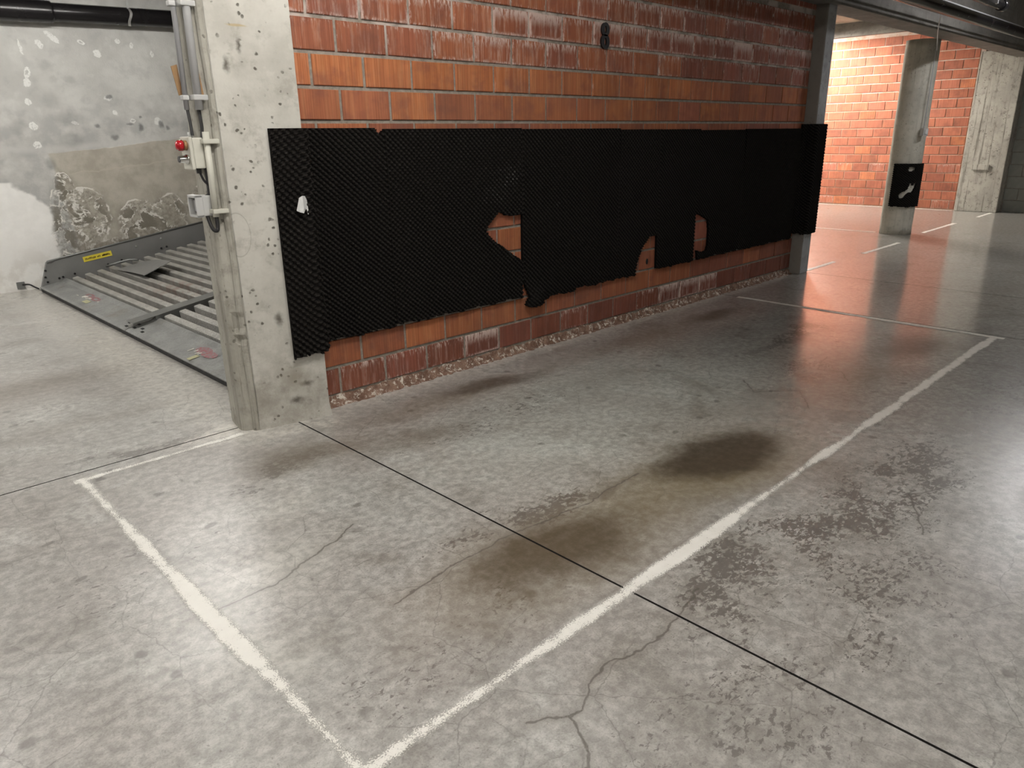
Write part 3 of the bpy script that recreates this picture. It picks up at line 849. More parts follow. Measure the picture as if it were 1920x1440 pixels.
for v in r['geom']:
    if isinstance(v, bmesh.types.BMVert):
        v.co.y += 0.006
link('drill_hole', bm_me(bm), 'hole', parent=wall_center, label='dark drilled hole in the bare brick')

# far wall
wall_right = shell('wall_right', (13.009, 0.62, 0), (13.2, 6.0, 3.3), 'mortar_far', 'brightly lit red brick wall at the far end')
for k in range(0, 20):
    zb = 0.012 + ROW * k
    if zb > 3.0:
        break
    ht = min(BH, 3.055 - zb - 0.012)
    if ht < 0.04:
        continue
    shift = 0.0 if k % 2 == 0 else 0.15
    for n in range(1, 20):
        ya = n * 0.3 + shift + 0.006 - 0.12
        yb = ya + 0.288
        ya, yb = max(ya, 0.70), min(yb, 4.4)
        if yb - ya < 0.04:
            continue
        eff = 0.35 if (k in (0, 4) and random.random() < 0.4) else random.uniform(0.0, 0.06)
        put_brick(wall_right, (ya + yb) / 2, zb + ROW / 2, round(yb - ya, 3), round(min(ht, 0.146), 4) if k else ht, 'brick_far',
                  (random.uniform(0.05, 0.22) if random.random() < 0.96 else 0.5, eff, random.uniform(0.35, 0.7)), rotz=-math.pi / 2, fixed=13.0)
far_lintel = shell('trim_1', (12.93, 0.6, 3.06), (13.02, 6.0, 3.3), 'beam', 'grey concrete ring beam above the lit far brick wall', 'beam')

# board-marked pier with its cast block
pier = shell('wall_pier', (12.93, 0.01, 0), (13.25, 0.67, 2.62), 'pier', 'board-marked concrete pier right of the lit far brick wall', 'pier', 0.012)
box('cast_block', (12.90, 0.24, 0.71), (12.94, 0.50, 0.80), 'pier', 0.006, parent=pier)
# grey block wall in the dark on the right
wall_block = shell('wall_gap', (13.215, -9, 0), (13.4, 0.02, 3.3), 'mortar', 'dark grey concrete block wall beyond the pier')
for k in range(0, 12):
    for n in range(0, 9):
        ya = 0.0 - (n + 1) * 0.4 + (0.2 if k % 2 else 0) - 0.0
        yb = ya + 0.39
        yb = min(yb, 0.005)
        if yb - ya < 0.05:
            continue
        me_key = ('block', round(yb - ya, 3))
        if me_key not in cache:
            bm = bmesh.new(); add_box(bm, (-0.012, -(yb - ya) / 2, -0.095), (0.01, (yb - ya) / 2, 0.095), 0.004)
            me = bm_me(bm); me.materials.append(M['block']); cache[me_key] = me
        o = link('block', cache[me_key], parent=wall_block)
        o.location = (13.213, (ya + yb) / 2, 0.1 + 0.2 * k)

# ------------------------------------------------------------------ beams
beam = shell('ceiling_beam', (-0.75, -0.15, 2.495), (13.0, 0.15, 3.3), 'beam', 'long concrete beam carried on the pillars over the brick wall', 'beam', 0.01)
shell('ceiling_beam', (12.6, -6.0, 2.42), (13.0, -0.16, 3.3), 'brownsteel', 'dark cross beam in the upper right corner', 'beam')

# ------------------------------------------------------------------ pillars
def pillar_left():
    body = [(-0.298, -0.113), (-0.650, -0.032), (-0.672, 0.0), (-0.66, 0.20), (-0.26, 0.20)]
    bm = bmesh.new()
    nz = 40
    rings = []
    for k in range(nz + 1):
        z = 2.5 * k / nz
        fl = 0.008 * math.exp(-z / 0.03)
        ring = []
        for (x, y) in body:
            ring.append(bm.verts.new((x + random.uniform(-0.0012, 0.0012) + (fl if x > -0.5 else -fl), y + random.uniform(-0.0012, 0.0012) - fl, z)))
        rings.append(ring)
    for a, b in zip(rings, rings[1:]):
        for i in range(5):
            bm.faces.new((a[i], a[(i + 1) % 5], b[(i + 1) % 5], b[i]))
    bm.faces.new(rings[0]); bm.faces.new(rings[-1])
    root = link('concrete_pillar', bm_me(bm), 'pillar', kind='structure', label='pale pitted concrete pillar at the left end of the brick wall', cat='pillar')
    # ragged rounded arris with a groove before it
    bm = bmesh.new()
    prof = [(-0.655, -0.031), (-0.664, -0.036), (-0.676, -0.032), (-0.684, -0.02), (-0.682, -0.012), (-0.692, -0.006), (-0.712, 0.004), (-0.724, 0.018), (-0.726, 0.05), (-0.70, 0.19), (-0.66, 0.195)]
    rings = []
    nz = 90
    for k in range(nz + 1):
        z = 2.5 * k / nz
        rag = 0.0035 * math.sin(z * 9) + random.uniform(-0.0015, 0.0015)
        chip = 0.010 if 0.45 < z < 0.62 and random.random() < 0.5 else 0
        rings.append([bm.verts.new((x + (rag + chip if 1 <= i <= 5 else random.uniform(-.001, .001)), y + (chip if 1 <= i <= 5 else 0) + random.uniform(-0.0015, 0.0015), z)) for i, (x, y) in enumerate(prof)])
    for a, b in zip(rings, rings[1:]):
        for i in range(len(prof) - 1):
            bm.faces.new((a[i], a[i + 1], b[i + 1], b[i]))
    link('pillar_arris', bm_me(bm), 'pillar_edge', parent=root, label='ragged darker grooved corner of the pillar')
    return root
pillar_left()

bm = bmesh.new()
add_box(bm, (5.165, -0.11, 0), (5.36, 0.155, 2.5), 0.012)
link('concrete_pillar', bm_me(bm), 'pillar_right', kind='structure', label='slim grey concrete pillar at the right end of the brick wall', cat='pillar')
# round column
bm = bmesh.new()
nz = 24
pts = [(9.1, 0.335, 2.5 * k / nz) for k in range(nz + 1)]
add_tube(bm, pts, 0.205, 40, True, [0.205 + random.uniform(-0.0015, 0.0015) for _ in pts])
col_o = link('round_column', bm_me(bm), 'column', kind='structure', label='round concrete column standing free in the far bay', cat='column', smooth=False)
for p in col_o.data.polygons:
    p.use_smooth = len(p.vertices) == 4

# ------------------------------------------------------------------ egg-crate foam
A0, B0 = 0.034, 0.0285
def pip(x, y, poly):
    c = False
    j = len(poly) - 1
    for i in range(len(poly)):
        xi, yi = poly[i]; xj, yj = poly[j]
        if (yi > y) != (yj > y) and x < (xj - xi) * (y - yi) / (yj - yi) + xi:
            c = not c
        j = i
    return c


def foam_sheet(name, path, ztop, zbot, label, tears=(), parent=None, amp=0.017, base=0.012, gap=0.003, ph=(0, 0), curl=None, wave=0.0, A_=A0, B_=B0, group='black foam sheets on the brick wall', jag=0.006, zfun=None):
    # path: list of (x, y) run left to right seen from the front; foam rises to the path's right-hand side
    P = [Vector((*p, 0)) for p in path]
    seglen = [(b - a).length for a, b in zip(P, P[1:])]
    L = sum(seglen)
    nu = max(2, round(L / (A_ / 4))); nv = max(2, round((ztop - zbot + 0.03) / (B_ / 4)))
    def at(u):
        u0 = u
        for i, s in enumerate(seglen):
            if u <= s or i == len(seglen) - 1:
                t = (P[i + 1] - P[i]).normalized()
                return P[i] + t * u, Vector((t.y, -t.x, 0))
            u -= s
    frames = []
    for i in range(nu + 1):
        u = L * i / nu
        p, nrm = at(u)
        nn = Vector((0, 0, 0))
        for k in (-2, -1, 0, 1, 2):
            nn += at(min(max(u + k * 0.012, 0), L))[1]
        frames.append((u, p, nn.normalized()))
    rj = random.Random(hash(label) % 1000 + 5)
    rj = random.Random(len(label) * 31 + int(ztop * 1000))
    def zb(u):
        z = zbot + 0.004 * math.sin(u * 23) + 0.003 * math.sin(u * 71 + 1)
        return z + (zfun(u) if zfun else 0)
    keep = {}
    for i in range(nu):
        u = L * (i + 0.5) / nu
        zlim = zb(u) + rj.uniform(-jag, jag) * 0.5
        for j in range(nv):
            z = zbot - 0.03 + (ztop - zbot + 0.03) * (j + 0.5) / nv
            if z < zlim:
                continue
            uu = u + rj.uniform(-jag, jag) * 0.5; zz = z + rj.uniform(-jag, jag) * 0.5
            if any(pip(uu, zz, t) for t in tears):
                continue
            keep[(i, j)] = 1
    vf, vb, hs, verts, faces = {}, {}, [], [], []
    def vert(i, j, back):
        d = vb if back else vf
        if (i, j) in d:
            return d[(i, j)]
        u, p, nrm = frames[i]
        z = zbot - 0.03 + (ztop - zbot + 0.03) * j / nv
        s1 = 2 * math.pi * (u / A_ + z / B_ + ph[0])
        s2 = 2 * math.pi * (u / A_ - z / B_ + ph[1])
        c = 0.66 * math.cos(s1) + 0.34 * math.cos(s2)
        h = (0.5 + 0.5 * c) ** 0.8
        off = gap + (0 if back else base + amp * h)
        off += wave * (0.5 + 0.5 * math.sin(u * 5.1 + z * 2.0 + ph[0] * 9)) * (0.5 + 0.5 * math.sin(z * 6.0 + u * 2))
        q = p + nrm * off
        q.z = z
        if curl:
            q = curl(q, u, z, nrm)
        verts.append(q); hs.append(0.0 if back else h)
        d[(i, j)] = len(verts) - 1
        return d[(i, j)]
    for (i, j) in keep:
        f = [vert(i, j, 0), vert(i + 1, j, 0), vert(i + 1, j + 1, 0), vert(i, j + 1, 0)]
        faces.append(f)
        for (di, dj, a, b) in ((0, -1, (i, j), (i + 1, j)), (1, 0, (i + 1, j), (i + 1, j + 1)), (0, 1, (i + 1, j + 1), (i, j + 1)), (-1, 0, (i, j + 1), (i, j))):
            if (i + di, j + dj) not in keep:
                faces.append([vert(*b, 0), vert(*a, 0), vert(*a, 1), vert(*b, 1)])
    me = D.meshes.new(name)
    me.from_pydata(verts, [], faces)
    at_ = me.attributes.new('height', 'FLOAT', 'POINT')
    at_.data.foreach_set('value', hs)
    me.update()
    o = link(name, me, 'foam', parent=parent, label=label, cat='foam sheet' if not parent else None, group=group if not parent else None)
    for p in me.polygons:
        p.use_smooth = False
    return o

foam_sheet('foam_sheet', [(-0.452, -0.079), (-0.305, -0.113), (-0.285, -0.095), (-0.268, -0.012), (-0.247, -0.004)], 1.437, 0.352,
           'narrow black foam strip wrapped on the left pillar with paper scrap', wave=0.006, ph=(0.1, 0.2), A_=0.036, B_=0.034, zfun=lambda u: -0.012 + 0.12 * u)
foam_sheet('foam_sheet', [(-0.236, -0.002), (0.222, -0.002)], 1.438, 0.372, 'narrow black foam sheet next to the left pillar strip with notched top corner',
           tears=[[(0.43, 1.40), (0.47, 1.44), (0.40, 1.45)]], wave=0.007, ph=(0.3, 0.0))
foam_sheet('foam_sheet', [(0.226, -0.002), (1.246, -0.002)], 1.433, 0.379, 'wide black foam sheet with a torn pointed hole at its right edge',
           tears=[[(0.929 - .226, 0.833), (0.96 - .226, 0.875), (1.045 - .226, 0.948), (1.072 - .226, 0.935), (1.085 - .226, 0.925), (1.15 - .226, 0.915), (1.03, 0.915), (1.03, 0.61), (1.0, 0.625), (1.108 - .226, 0.70), (0.994 - .226, 0.775)]], wave=0.008, ph=(0.7, 0.4))
def curl_tongue(q, u, z, nrm):
    d = math.hypot(u - 0.1, (z - 0.36) * 1.0)
    t = max(0.0, 1 - d / 0.17)
    return q + nrm * (0.06 * t * t) + Vector((0, 0, -0.03 * t))
foam_sheet('foam_sheet', [(1.25, -0.002), (2.236, -0.002)], 1.428, 0.352, 'wide black foam sheet with a curling tongue at its lower left corner',
           tears=[[(-0.01, 0.50), (0.015, 0.46), (0.03, 0.425), (0.045, 0.40), (0.02, 0.36), (0.0, 0.30), (-0.02, 0.3)]], wave=0.008, ph=(0.2, 0.1), curl=curl_tongue,
           zfun=lambda u: (-0.03 if u < 0.19 else (-0.01 if u < 0.53 else 0.004)))
foam_sheet('foam_sheet', [(2.24, -0.002), (2.742, -0.002)], 1.420, 0.356, 'black foam sheet torn away in a curve at its lower right corner',
           tears=[[(0.235, 0.30), (0.245, 0.42), (0.28, 0.50), (0.335, 0.575), (0.41, 0.628), (0.45, 0.636), (0.52, 0.636), (0.52, 0.30)]], wave=0.008, ph=(0.5, 0.6))
foam_sheet('foam_sheet', [(2.746, -0.002), (3.282, -0.002)], 1.419, 0.366, 'black foam sheet with straight sides between two torn gaps', wave=0.010, ph=(0.9, 0.3))
def curl_bit(q, u, z, nrm):
    t = max(0.0, 1 - math.hypot(u - 0.05, (z - 0.40) * 1.5) / 0.2)
    return q + nrm * (0.035 * t)
foam_sheet('foam_sheet', [(3.286, -0.002), (4.0, -0.002)], 1.411, 0.374, 'black foam sheet with an upright slot torn at its lower left',
           tears=[[(-0.01, 0.76), (0.03, 0.75), (0.09, 0.735), (0.20, 0.69), (0.222, 0.60), (0.22, 0.47), (0.19, 0.43), (0.12, 0.425), (0.02, 0.445), (0.015, 0.40), (0.035, 0.36), (0.0, 0.34), (-0.02, 0.34)]], wave=0.008, ph=(0.4, 0.8), curl=curl_bit)
foam_sheet('foam_sheet', [(4.004, -0.002), (5.07, -0.002)], 1.416, 0.375, 'wide black foam sheet ending at the right pillar', wave=0.012, ph=(0.6, 0.2))
foam_sheet('foam_sheet', [(5.085, -0.004), (5.15, -0.02), (5.162, -0.10), (5.175, -0.118), (5.355, -0.118), (5.375, -0.10)], 1.455, 0.412, 'narrow black foam sheet folded round the right pillar',
           wave=0.003, ph=(0.1, 0.5), jag=0.008)
arc = []
for k in range(19):
    a = math.radians(-197 + 116 * k / 18)
    arc.append((9.1 + 0.208 * math.cos(a), 0.335 + 0.208 * math.sin(a)))
colfoam = foam_sheet('foam_sheet', arc, 0.955, 0.385, 'black foam patch wrapped on the round column with torn pale holes', group=None, wave=0.0, ph=(0, 0),
                     tears=[[(0.17, 0.86), (0.18, 0.915), (0.255, 0.905), (0.26, 0.87), (0.21, 0.85)],
                            [(0.10, 0.54), (0.12, 0.50), (0.16, 0.505), (0.20, 0.57), (0.26, 0.58), (0.29, 0.63), (0.305, 0.70), (0.285, 0.705), (0.25, 0.665), (0.235, 0.70), (0.215, 0.70), (0.205, 0.64), (0.175, 0.60), (0.13, 0.575)]])

# scrap of paper stuck on the strip
bm = bmesh.new()
g0 = [(-0.388, 1.068), (-0.368, 1.059), (-0.352, 1.054), (-0.336, 1.066), (-0.328, 1.072), (-0.322, 1.045), (-0.316, 1.048), (-0.321, 1.112), (-0.330, 1.132), (-0.352, 1.135), (-0.366, 1.126)]
vs = []
for x, z in g0:
    y = -0.1005 - (x + 0.305) * -0.23 - 0.033 - 0.010 * math.exp(-((x + 0.352) / 0.008) ** 2)
    vs.append((x, y, z))
vv = [bm.verts.new(v) for v in vs]
ridge = [bm.verts.new((-0.352, vs[2][1] - 0.004, z)) for z in (1.075, 1.11)]
fs = [(0, 1, 'r0', 'r1', 10), (1, 2, 'r0'), (2, 3, 'r0'), (3, 4, 7, 'r1', 'r0'), (4, 5, 6, 7), (7, 8, 9, 'r1'), (9, 10, 'r1')]
for f in fs:
    bm.faces.new([ridge[int(t[1])] if isinstance(t, str) else vv[t] for t in f])
r = bmesh.ops.extrude_face_region(bm, geom=list(bm.faces))
for v in r['geom']:
    if isinstance(v, bmesh.types.BMVert):
        v.co.y += 0.001
link('paper_scrap', bm_me(bm), 'paper', label='small torn white paper scrap stuck on the black foam strip', cat='paper')

# ------------------------------------------------------------------ the number
def figure8():
    bm = bmesh.new()
    def ring(cz, ax, az, bx, bz, n=36):
        fr = []
        for s, dy in ((0, -0.012), (1, 0.0)):
            o = [bm.verts.new((ax * math.cos(2 * math.pi * k / n), dy, cz + az * math.sin(2 * math.pi * k / n))) for k in range(n)]
            i = [bm.verts.new((bx * math.cos(2 * math.pi * k / n), dy, cz + bz * math.sin(2 * math.pi * k / n))) for k in range(n)]
            fr.append((o, i))
        (o0, i0), (o1, i1) = fr
        for k in range(n):
            j = (k + 1) % n
            bm.faces.new((o0[k], o0[j], i0[j], i0[k])); bm.faces.new((o1[k], i1[k], i1[j], o1[j]))
            bm.faces.new((o0[k], o1[k], o1[j], o0[j])); bm.faces.new((i0[k], i0[j], i1[j], i1[k]))
    ring(0.038, 0.042, 0.042, 0.011, 0.023)
    ring(-0.036, 0.045, 0.045, 0.012, 0.024)
    o = link('house_number', bm_me(bm), 'black_letter', label='black numeral 8 fixed high on the red brick wall', cat='number')
    o.location = (2.06, -0.003, 2.010)
figure8()

# ------------------------------------------------------------------ tilted car lift platform
ANG = math.atan(0.172)
plat = empty('car_platform', (-0.49, 0.42, 0.035), (0, -ANG, 0), label='tilted galvanised car lift platform with slatted deck behind the pillar', cat='platform')
LY = 4.55
LX = 2.6
# toe plate
bm = bmesh.new()
prof = [(0.0, 0.012), (0.02, 0.018), (0.20, 0.020), (0.235, 0.034), (0.25, 0.034), (0.25, 0.028), (0.23, 0.028), (0.20, 0.012), (0.0, 0.004)]
for y0, y1 in ((0.0, 2.055), (2.07, LY)):
    a = [bm.verts.new((x, y0, z)) for x, z in prof]
    b = [bm.verts.new((x, y1, z)) for x, z in prof]
    for i in range(len(prof)):
        j = (i + 1) % len(prof)
        bm.faces.new((a[i], a[j], b[j], b[i]))
    bm.faces.new(a); bm.faces.new(b)
toe = link('toe_plate', bm_me(bm), 'deck', parent=plat)
for x, y in ((0.03, 2.14), (0.05, 2.02), (0.075, 2.2), (0.075, 1.92), (0.10, 2.06), (0.045, 1.84)):
    bm = bmesh.new()
    add_box(bm, (x, y - 0.02, 0.0185), (x + 0.018, y + 0.02, 0.0215))
    link('rivet_slot', bm_me(bm), 'hole', parent=toe)
box('gap_shade_strip', (0.004, 0.0, -0.034), (0.02, LY, 0.008), 'rubber_gap_shade', parent=plat)  # black strip standing in for the shadow gap under the toe plate
# pan under the slats
box('under_pan', (0.22, 0.0, -0.03), (LX, LY, -0.02), 'pan', parent=plat)
# slats
slat_x = [0.262 + 0.117 * i for i in range(18)]
def slat_mesh(L):
    bm = bmesh.new()
    pr = [(0.0, -0.02), (0.004, 0.046), (0.010, 0.052), (0.054, 0.052), (0.060, 0.046), (0.064, -0.02)]
    a = [bm.verts.new((x, 0, z)) for x, z in pr]
    b = [bm.verts.new((x, L, z)) for x, z in pr]
    for i in range(len(pr)):
        j = (i + 1) % len(pr)
        bm.faces.new((a[i], a[j], b[j], b[i]))
    bm.faces.new(a); bm.faces.new(b)
    me = bm_me(bm, 'slat')
    me.materials.append(M['slat'])
    return me
YB0, YB1 = 2.00, 2.10
s_far, s_near = slat_mesh(LY - 0.18 - YB1), slat_mesh(YB0 - 0.06 - 0.03)
for x in slat_x:
    o = link('slat', s_far, parent=plat); o.location = (x, YB1, 0.0)
    o = link('slat', s_near, parent=plat); o.location = (x, 0.03, 0.0)
# cross bar: flat on the slats with a turned down web
bm = bmesh.new()
add_box(bm, (0.05, YB0 - 0.01, 0.056), (LX, YB1 + 0.03, 0.062), 0.001)
add_box(bm, (0.22, YB0 - 0.015, -0.02), (LX, YB0 - 0.008, 0.062))
link('cross_bar', bm_me(bm), 'barsteel', parent=plat)
# side rail
bm = bmesh.new()
prof = [(-0.005, -0.02), (0.02, 0.02), (0.135, 0.225), (0.16, 0.235), (LX, 0.20), (LX, -0.03)]
a = [bm.verts.new((x, LY - 0.02, z)) for x, z in prof]
b = [bm.verts.new((x, LY + 0.02, z)) for x, z in prof]
for i in range(len(prof)):
    j = (i + 1) % len(prof)
    bm.faces.new((a[i], a[j], b[j], b[i]))
bm.faces.new(a); bm.faces.new(b)
add_box(bm, (0.15, LY - 0.035, 0.226), (0.2, LY + 0.03, 0.236))
rail = link('side_rail', bm_me(bm), 'rail', parent=plat)
tube('rail_lip', [(0.135, LY - 0.02, 0.226), (0.165, LY - 0.02, 0.236), (LX, LY - 0.02, 0.201)], 0.009, 'barsteel', 8, parent=plat)
for x, z in ((0.19, 0.05), (0.225, 0.052), (0.335, 0.052), (0.10, 0.155), (0.078, 0.095), (0.66, 0.05), (0.80, 0.055), (1.22, 0.06), (1.28, 0.062), (0.08, 0.045)):
    bm = bmesh.new()
    bmesh.ops.create_cone(bm, cap_ends=True, segments=10, radius1=0.011, radius2=0.009, depth=0.012, matrix=Matrix.Translation((x, LY - 0.024, z)) @ Matrix.Rotation(math.pi / 2, 4, 'X'))
    link('bolt', bm_me(bm), 'hole', parent=rail)
for x, z in ((0.98, 0.15), (1.25, 0.16)):
    bm = bmesh.new()
    bmesh.ops.create_uvsphere(bm, u_segments=10, v_segments=6, radius=0.010, matrix=Matrix.Translation((x, LY - 0.022, z)))
    link('rivet', bm_me(bm), 'strap', parent=rail)
# yellow sticker with its dark line of print
st = box('warning_sticker', (0.0, 0, 0), (0.275, 0.002, 0.052), 'yellow', parent=rail, label='small yellow sticker with one line of dark print')
st.location = (0.455, LY - 0.0235, 0.135)
st.rotation_euler = (0, 0.035, 0)
bm = bmesh.new()
xx = 0.018
for wlen in (9, 3, 7):
    for k in range(wlen):
        hh = random.choice([0.013, 0.018, 0.018, 0.02])
        add_box(bm, (xx, -0.0008, 0.017), (xx + 0.0065, 0.0, 0.017 + hh))
        add_box(bm, (xx, -0.0008, 0.017 + random.choice([0.0, 0.007, 0.012])), (xx + 0.011, 0.0, 0.0215 + random.choice([0.0, 0.007, 0.012])))
        xx += 0.0115
    xx += 0.012
link('print', bm_me(bm), 'ink', parent=st)
# printed marks on the toe plate
def marks(x0, y0, fl):
    bm = bmesh.new()
    n = 26
    def oval(cx, cy, rx, ry, z=0.0212, inner=0.0):
        o = [bm.verts.new((cx + rx * math.cos(2 * math.pi * k / n), cy + ry * math.sin(2 * math.pi * k / n), z)) for k in range(n)]
        if inner:
            i = [bm.verts.new((cx + rx * inner * math.cos(2 * math.pi * k / n), cy + ry * inner * math.sin(2 * math.pi * k / n), z)) for k in range(n)]
            for k in range(n):
                bm.faces.new((o[k], o[(k + 1) % n], i[(k + 1) % n], i[k]))
        else:
            bm.faces.new(o)
    if fl:
        oval(x0 + 0.055, y0 + 0.10, 0.03, 0.10, inner=0.45)
        oval(x0 + 0.045, y0 - 0.10, 0.03, 0.10, inner=0.45)
    else:
        oval(x0 + 0.055, y0 + 0.05, 0.042, 0.10)
        oval(x0 + 0.042, y0 - 0.06, 0.038, 0.10, 0.0216)
    link('red_mark', bm_me(bm), 'redprint', parent=toe, label='faded red printed mark')
    for (a, b, c, d) in ([(-0.005, 0.25, 0.006, 0.05), (0.0, 0.13, 0.035, 0.03), (0.01, 0.08, 0.03, 0.05), (-0.005, 0.02, 0.03, 0.03), (0.015, -0.03, 0.02, 0.06), (0.02, -0.24, 0.014, 0.03)] if fl else
                         [(-0.01, 0.16, 0.045, 0.016), (0.01, 0.10, 0.03, 0.016), (-0.005, 0.05, 0.03, 0.016), (0.0, 0.02, 0.03, 0.02)]):
        bm = bmesh.new()
        add_box(bm, (x0 + a, y0 + b, 0.0205), (x0 + a + c, y0 + b + d, 0.0222))
        link('white_mark', bm_me(bm), 'whiteprint', parent=toe, label='white printed mark')
    bm = bmesh.new()
    if fl:
        add_box(bm, (x0 - 0.05, y0 - 0.14, 0.0205), (x0 - 0.005, y0 - 0.02, 0.0222))
    else:
        add_box(bm, (x0 - 0.075, y0 - 0.02, 0.0205), (x0 - 0.005, y0 + 0.03, 0.0222))
    link('yellow_mark', bm_me(bm), 'yellowprint', parent=toe, label='pale yellow printed mark')
marks(0.115, 3.40, True)
marks(0.085, 0.88, False)
# bent cover plate lying on the slats
cp = empty('cover_plate', (-0.49, 0.42, 0.035), (0, -ANG, 0), label='bent steel cover plate lying on the platform slats', cat='metal plate')
bm = bmesh.new()
n = 10
rows = []
for i in range(n + 1):
    t = i / n
    rows.append([])
    for s in (0, 1):
        x = 0.60 + (0.27) * s + 0.02 * t
        y = 4.10 - 0.78 * t
        z = 0.064 + 0.085 * math.sin(t * 1.5) * (0.35 + 0.65 * s)
        rows[-1].append(bm.verts.new((x, y, z)))
for a, b in zip(rows, rows[1:]):
    bm.faces.new((a[0], a[1], b[1], b[0]))
r = bmesh.ops.extrude_face_region(bm, geom=list(bm.faces))
for v in r['geom']:
    if isinstance(v, bmesh.types.BMVert):
        v.co.z -= 0.005
link('plate', bm_me(bm), 'rail', parent=cp)
tube('bent_rim', [(0.60, 4.36, 0.068), (0.62, 4.30, 0.08), (0.70, 4.26, 0.09), (0.80, 4.28, 0.085), (0.87, 4.22, 0.068)], 0.012, 'barsteel', 6, parent=cp)

# small wall fixing at the foot of the left wall
t = empty('wall_fixing', (-0.62, 5.185, 0.06), label='small rusty metal fixing at the foot of the left wall', cat='fixing')
box('fixing_plate', (-0.02, 0, -0.04), (0.05, 0.014, 0.03), 'barsteel', 0.003, parent=t)
tube('pin', smooth_path([(0.03, 0.0, 0.0), (0.08, -0.03, 0.0), (0.12, -0.05, -0.03), (0.15, -0.06, -0.05)], 4), 0.008, 'rubber_gap_shade', 8, parent=t)

# ------------------------------------------------------------------ pillar electrics
CX, CY = -0.728, -0.018
c1 = empty('conduit', (0, 0, 0), label='thick grey conduit running down the left pillar to the control box', cat='conduit')
tube('pipe', [(-0.716, CY - 0.01, 2.49), (CX, CY - 0.01, 1.515)], 0.0165, 'conduit', 14, parent=c1)
for z in (1.93, 1.565):
    bm = bmesh.new()
    add_box(bm, (-0.752, CY - 0.030, z - 0.011), (-0.69, CY + 0.035, z + 0.011), 0.004)
    link('pipe_clip', bm_me(bm), 'boxgrey', parent=c1)
c2 = empty('conduit', (0, 0, 0), label='thinner grey conduit beside the thick one on the left pillar', cat='conduit')
tube('pipe', [(-0.752, 0.012, 2.49), (-0.766, 0.012, 1.515)], 0.011, 'conduit_grey', 12, parent=c2)
for z in (1.93, 1.565):
    bm = bmesh.new()
    add_box(bm, (-0.782, -0.004, z - 0.010), (-0.7545, 0.03, z + 0.010), 0.004)
    link('pipe_clip', bm_me(bm), 'boxgrey', parent=c2)
tube('cable', smooth_path([(CX, CY, 1.54), (CX + 0.004, CY + 0.004, 1.48), (CX + 0.012, CY + 0.022, 1.44), (CX + 0.008, CY + 0.03, 1.39), (CX + 0.010, CY + 0.034, 1.30), (CX + 0.006, 0.02, 1.10)], 5), 0.0075, 'cable', 8,
     label='dark cable looping from the thick conduit down behind the control box', cat='cable')
tube('cable', smooth_path([(-0.766, 0.012, 1.53), (-0.762, 0.010, 1.47), (-0.760, 0.010, 1.41)], 4), 0.007, 'cable', 8, label='dark cable dropping from the thin conduit into the control box', cat='cable')
# control box
cb = empty('control_box', (-0.748, 0.02, 1.34), label='cream control box with red stop button on the left pillar', cat='switch')
box('housing', (-0.026, -0.032, -0.068), (0.022, 0.058, 0.062), 'box', 0.006, parent=cb)
box('cover', (-0.042, -0.036, -0.072), (-0.027, 0.062, 0.066), 'box', 0.005, parent=cb)
tube('red_button', [(-0.042, 0.0, 0.03), (-0.058, 0.0, 0.03), (-0.060, 0.0, 0.03), (-0.078, 0.0, 0.03), (-0.086, 0.0, 0.03), (-0.088, 0.0, 0.03)], 0.02, 'red', 18,
     radii=[0.013, 0.014, 0.024, 0.022, 0.014, 0.004], parent=cb, label='red mushroom stop button')
tube('button_collar', [(-0.041, 0.0, 0.03), (-0.056, 0.0, 0.03)], 0.021, 'card', 16, parent=cb)
tube('key_switch', [(-0.041, 0.0, -0.028), (-0.05, 0.0, -0.028), (-0.052, 0.0, -0.028), (-0.08, 0.0, -0.028)], 0.015, 'chrome', 16, radii=[0.021, 0.021, 0.016, 0.015], parent=cb, label='chrome key switch')
tube('key_face', [(-0.079, 0.0, -0.028), (-0.083, 0.0, -0.028)], 0.0135, 'cable', 16, parent=cb)
tube('gland', [(-0.012, 0.01, 0.062), (-0.012, 0.01, 0.085)], 0.012, 'boxgrey', 10, parent=cb)
tube('lower_gland', [(0.0, 0.005, -0.068), (0.0, 0.005, -0.09)], 0.011, 'cable', 10, parent=cb)
# cream conduit below
c3 = empty('conduit', (0, 0, 0), label='cream conduit with two clips below the control box', cat='conduit')
tube('pipe', [(-0.716, -0.026, 1.425), (-0.722, -0.03, 1.06)], 0.0145, 'box', 14, parent=c3)
for z in (1.385, 1.085):
    bm = bmesh.new()
    add_box(bm, (-0.74, -0.05, z - 0.010), (-0.668, 0.0, z + 0.010), 0.004)
    link('pipe_clip', bm_me(bm), 'box', parent=c3)
tube('cable', smooth_path([(-0.748, 0.02, 1.10), (-0.745, 0.0, 1.04), (-0.74, -0.02, 1.005), (-0.728, -0.032, 1.0), (-0.722, -0.03, 1.02), (-0.722, -0.03, 1.07)], 6), 0.0085, 'rubber_gap_shade', 8,
     label='black cable looping into the bottom of the cream conduit', cat='cable')
tube('cable', smooth_path([(-0.745, 0.025, 1.255), (-0.735, 0.02, 1.22), (-0.715, 0.012, 1.19), (-0.718, 0.01, 1.165), (-0.738, 0.02, 1.15)], 6), 0.0055, 'rubber_gap_shade', 8,
     label='thin black cable between control box and grey switch box', cat='cable')
sb = empty('switch_box', (-0.745, 0.03, 1.11), label='small grey framed switch box under the control box', cat='switch')
box('housing', (-0.02, -0.035, -0.045), (0.03, 0.05, 0.045), 'boxgrey', 0.005, parent=sb)
bm = bmesh.new()
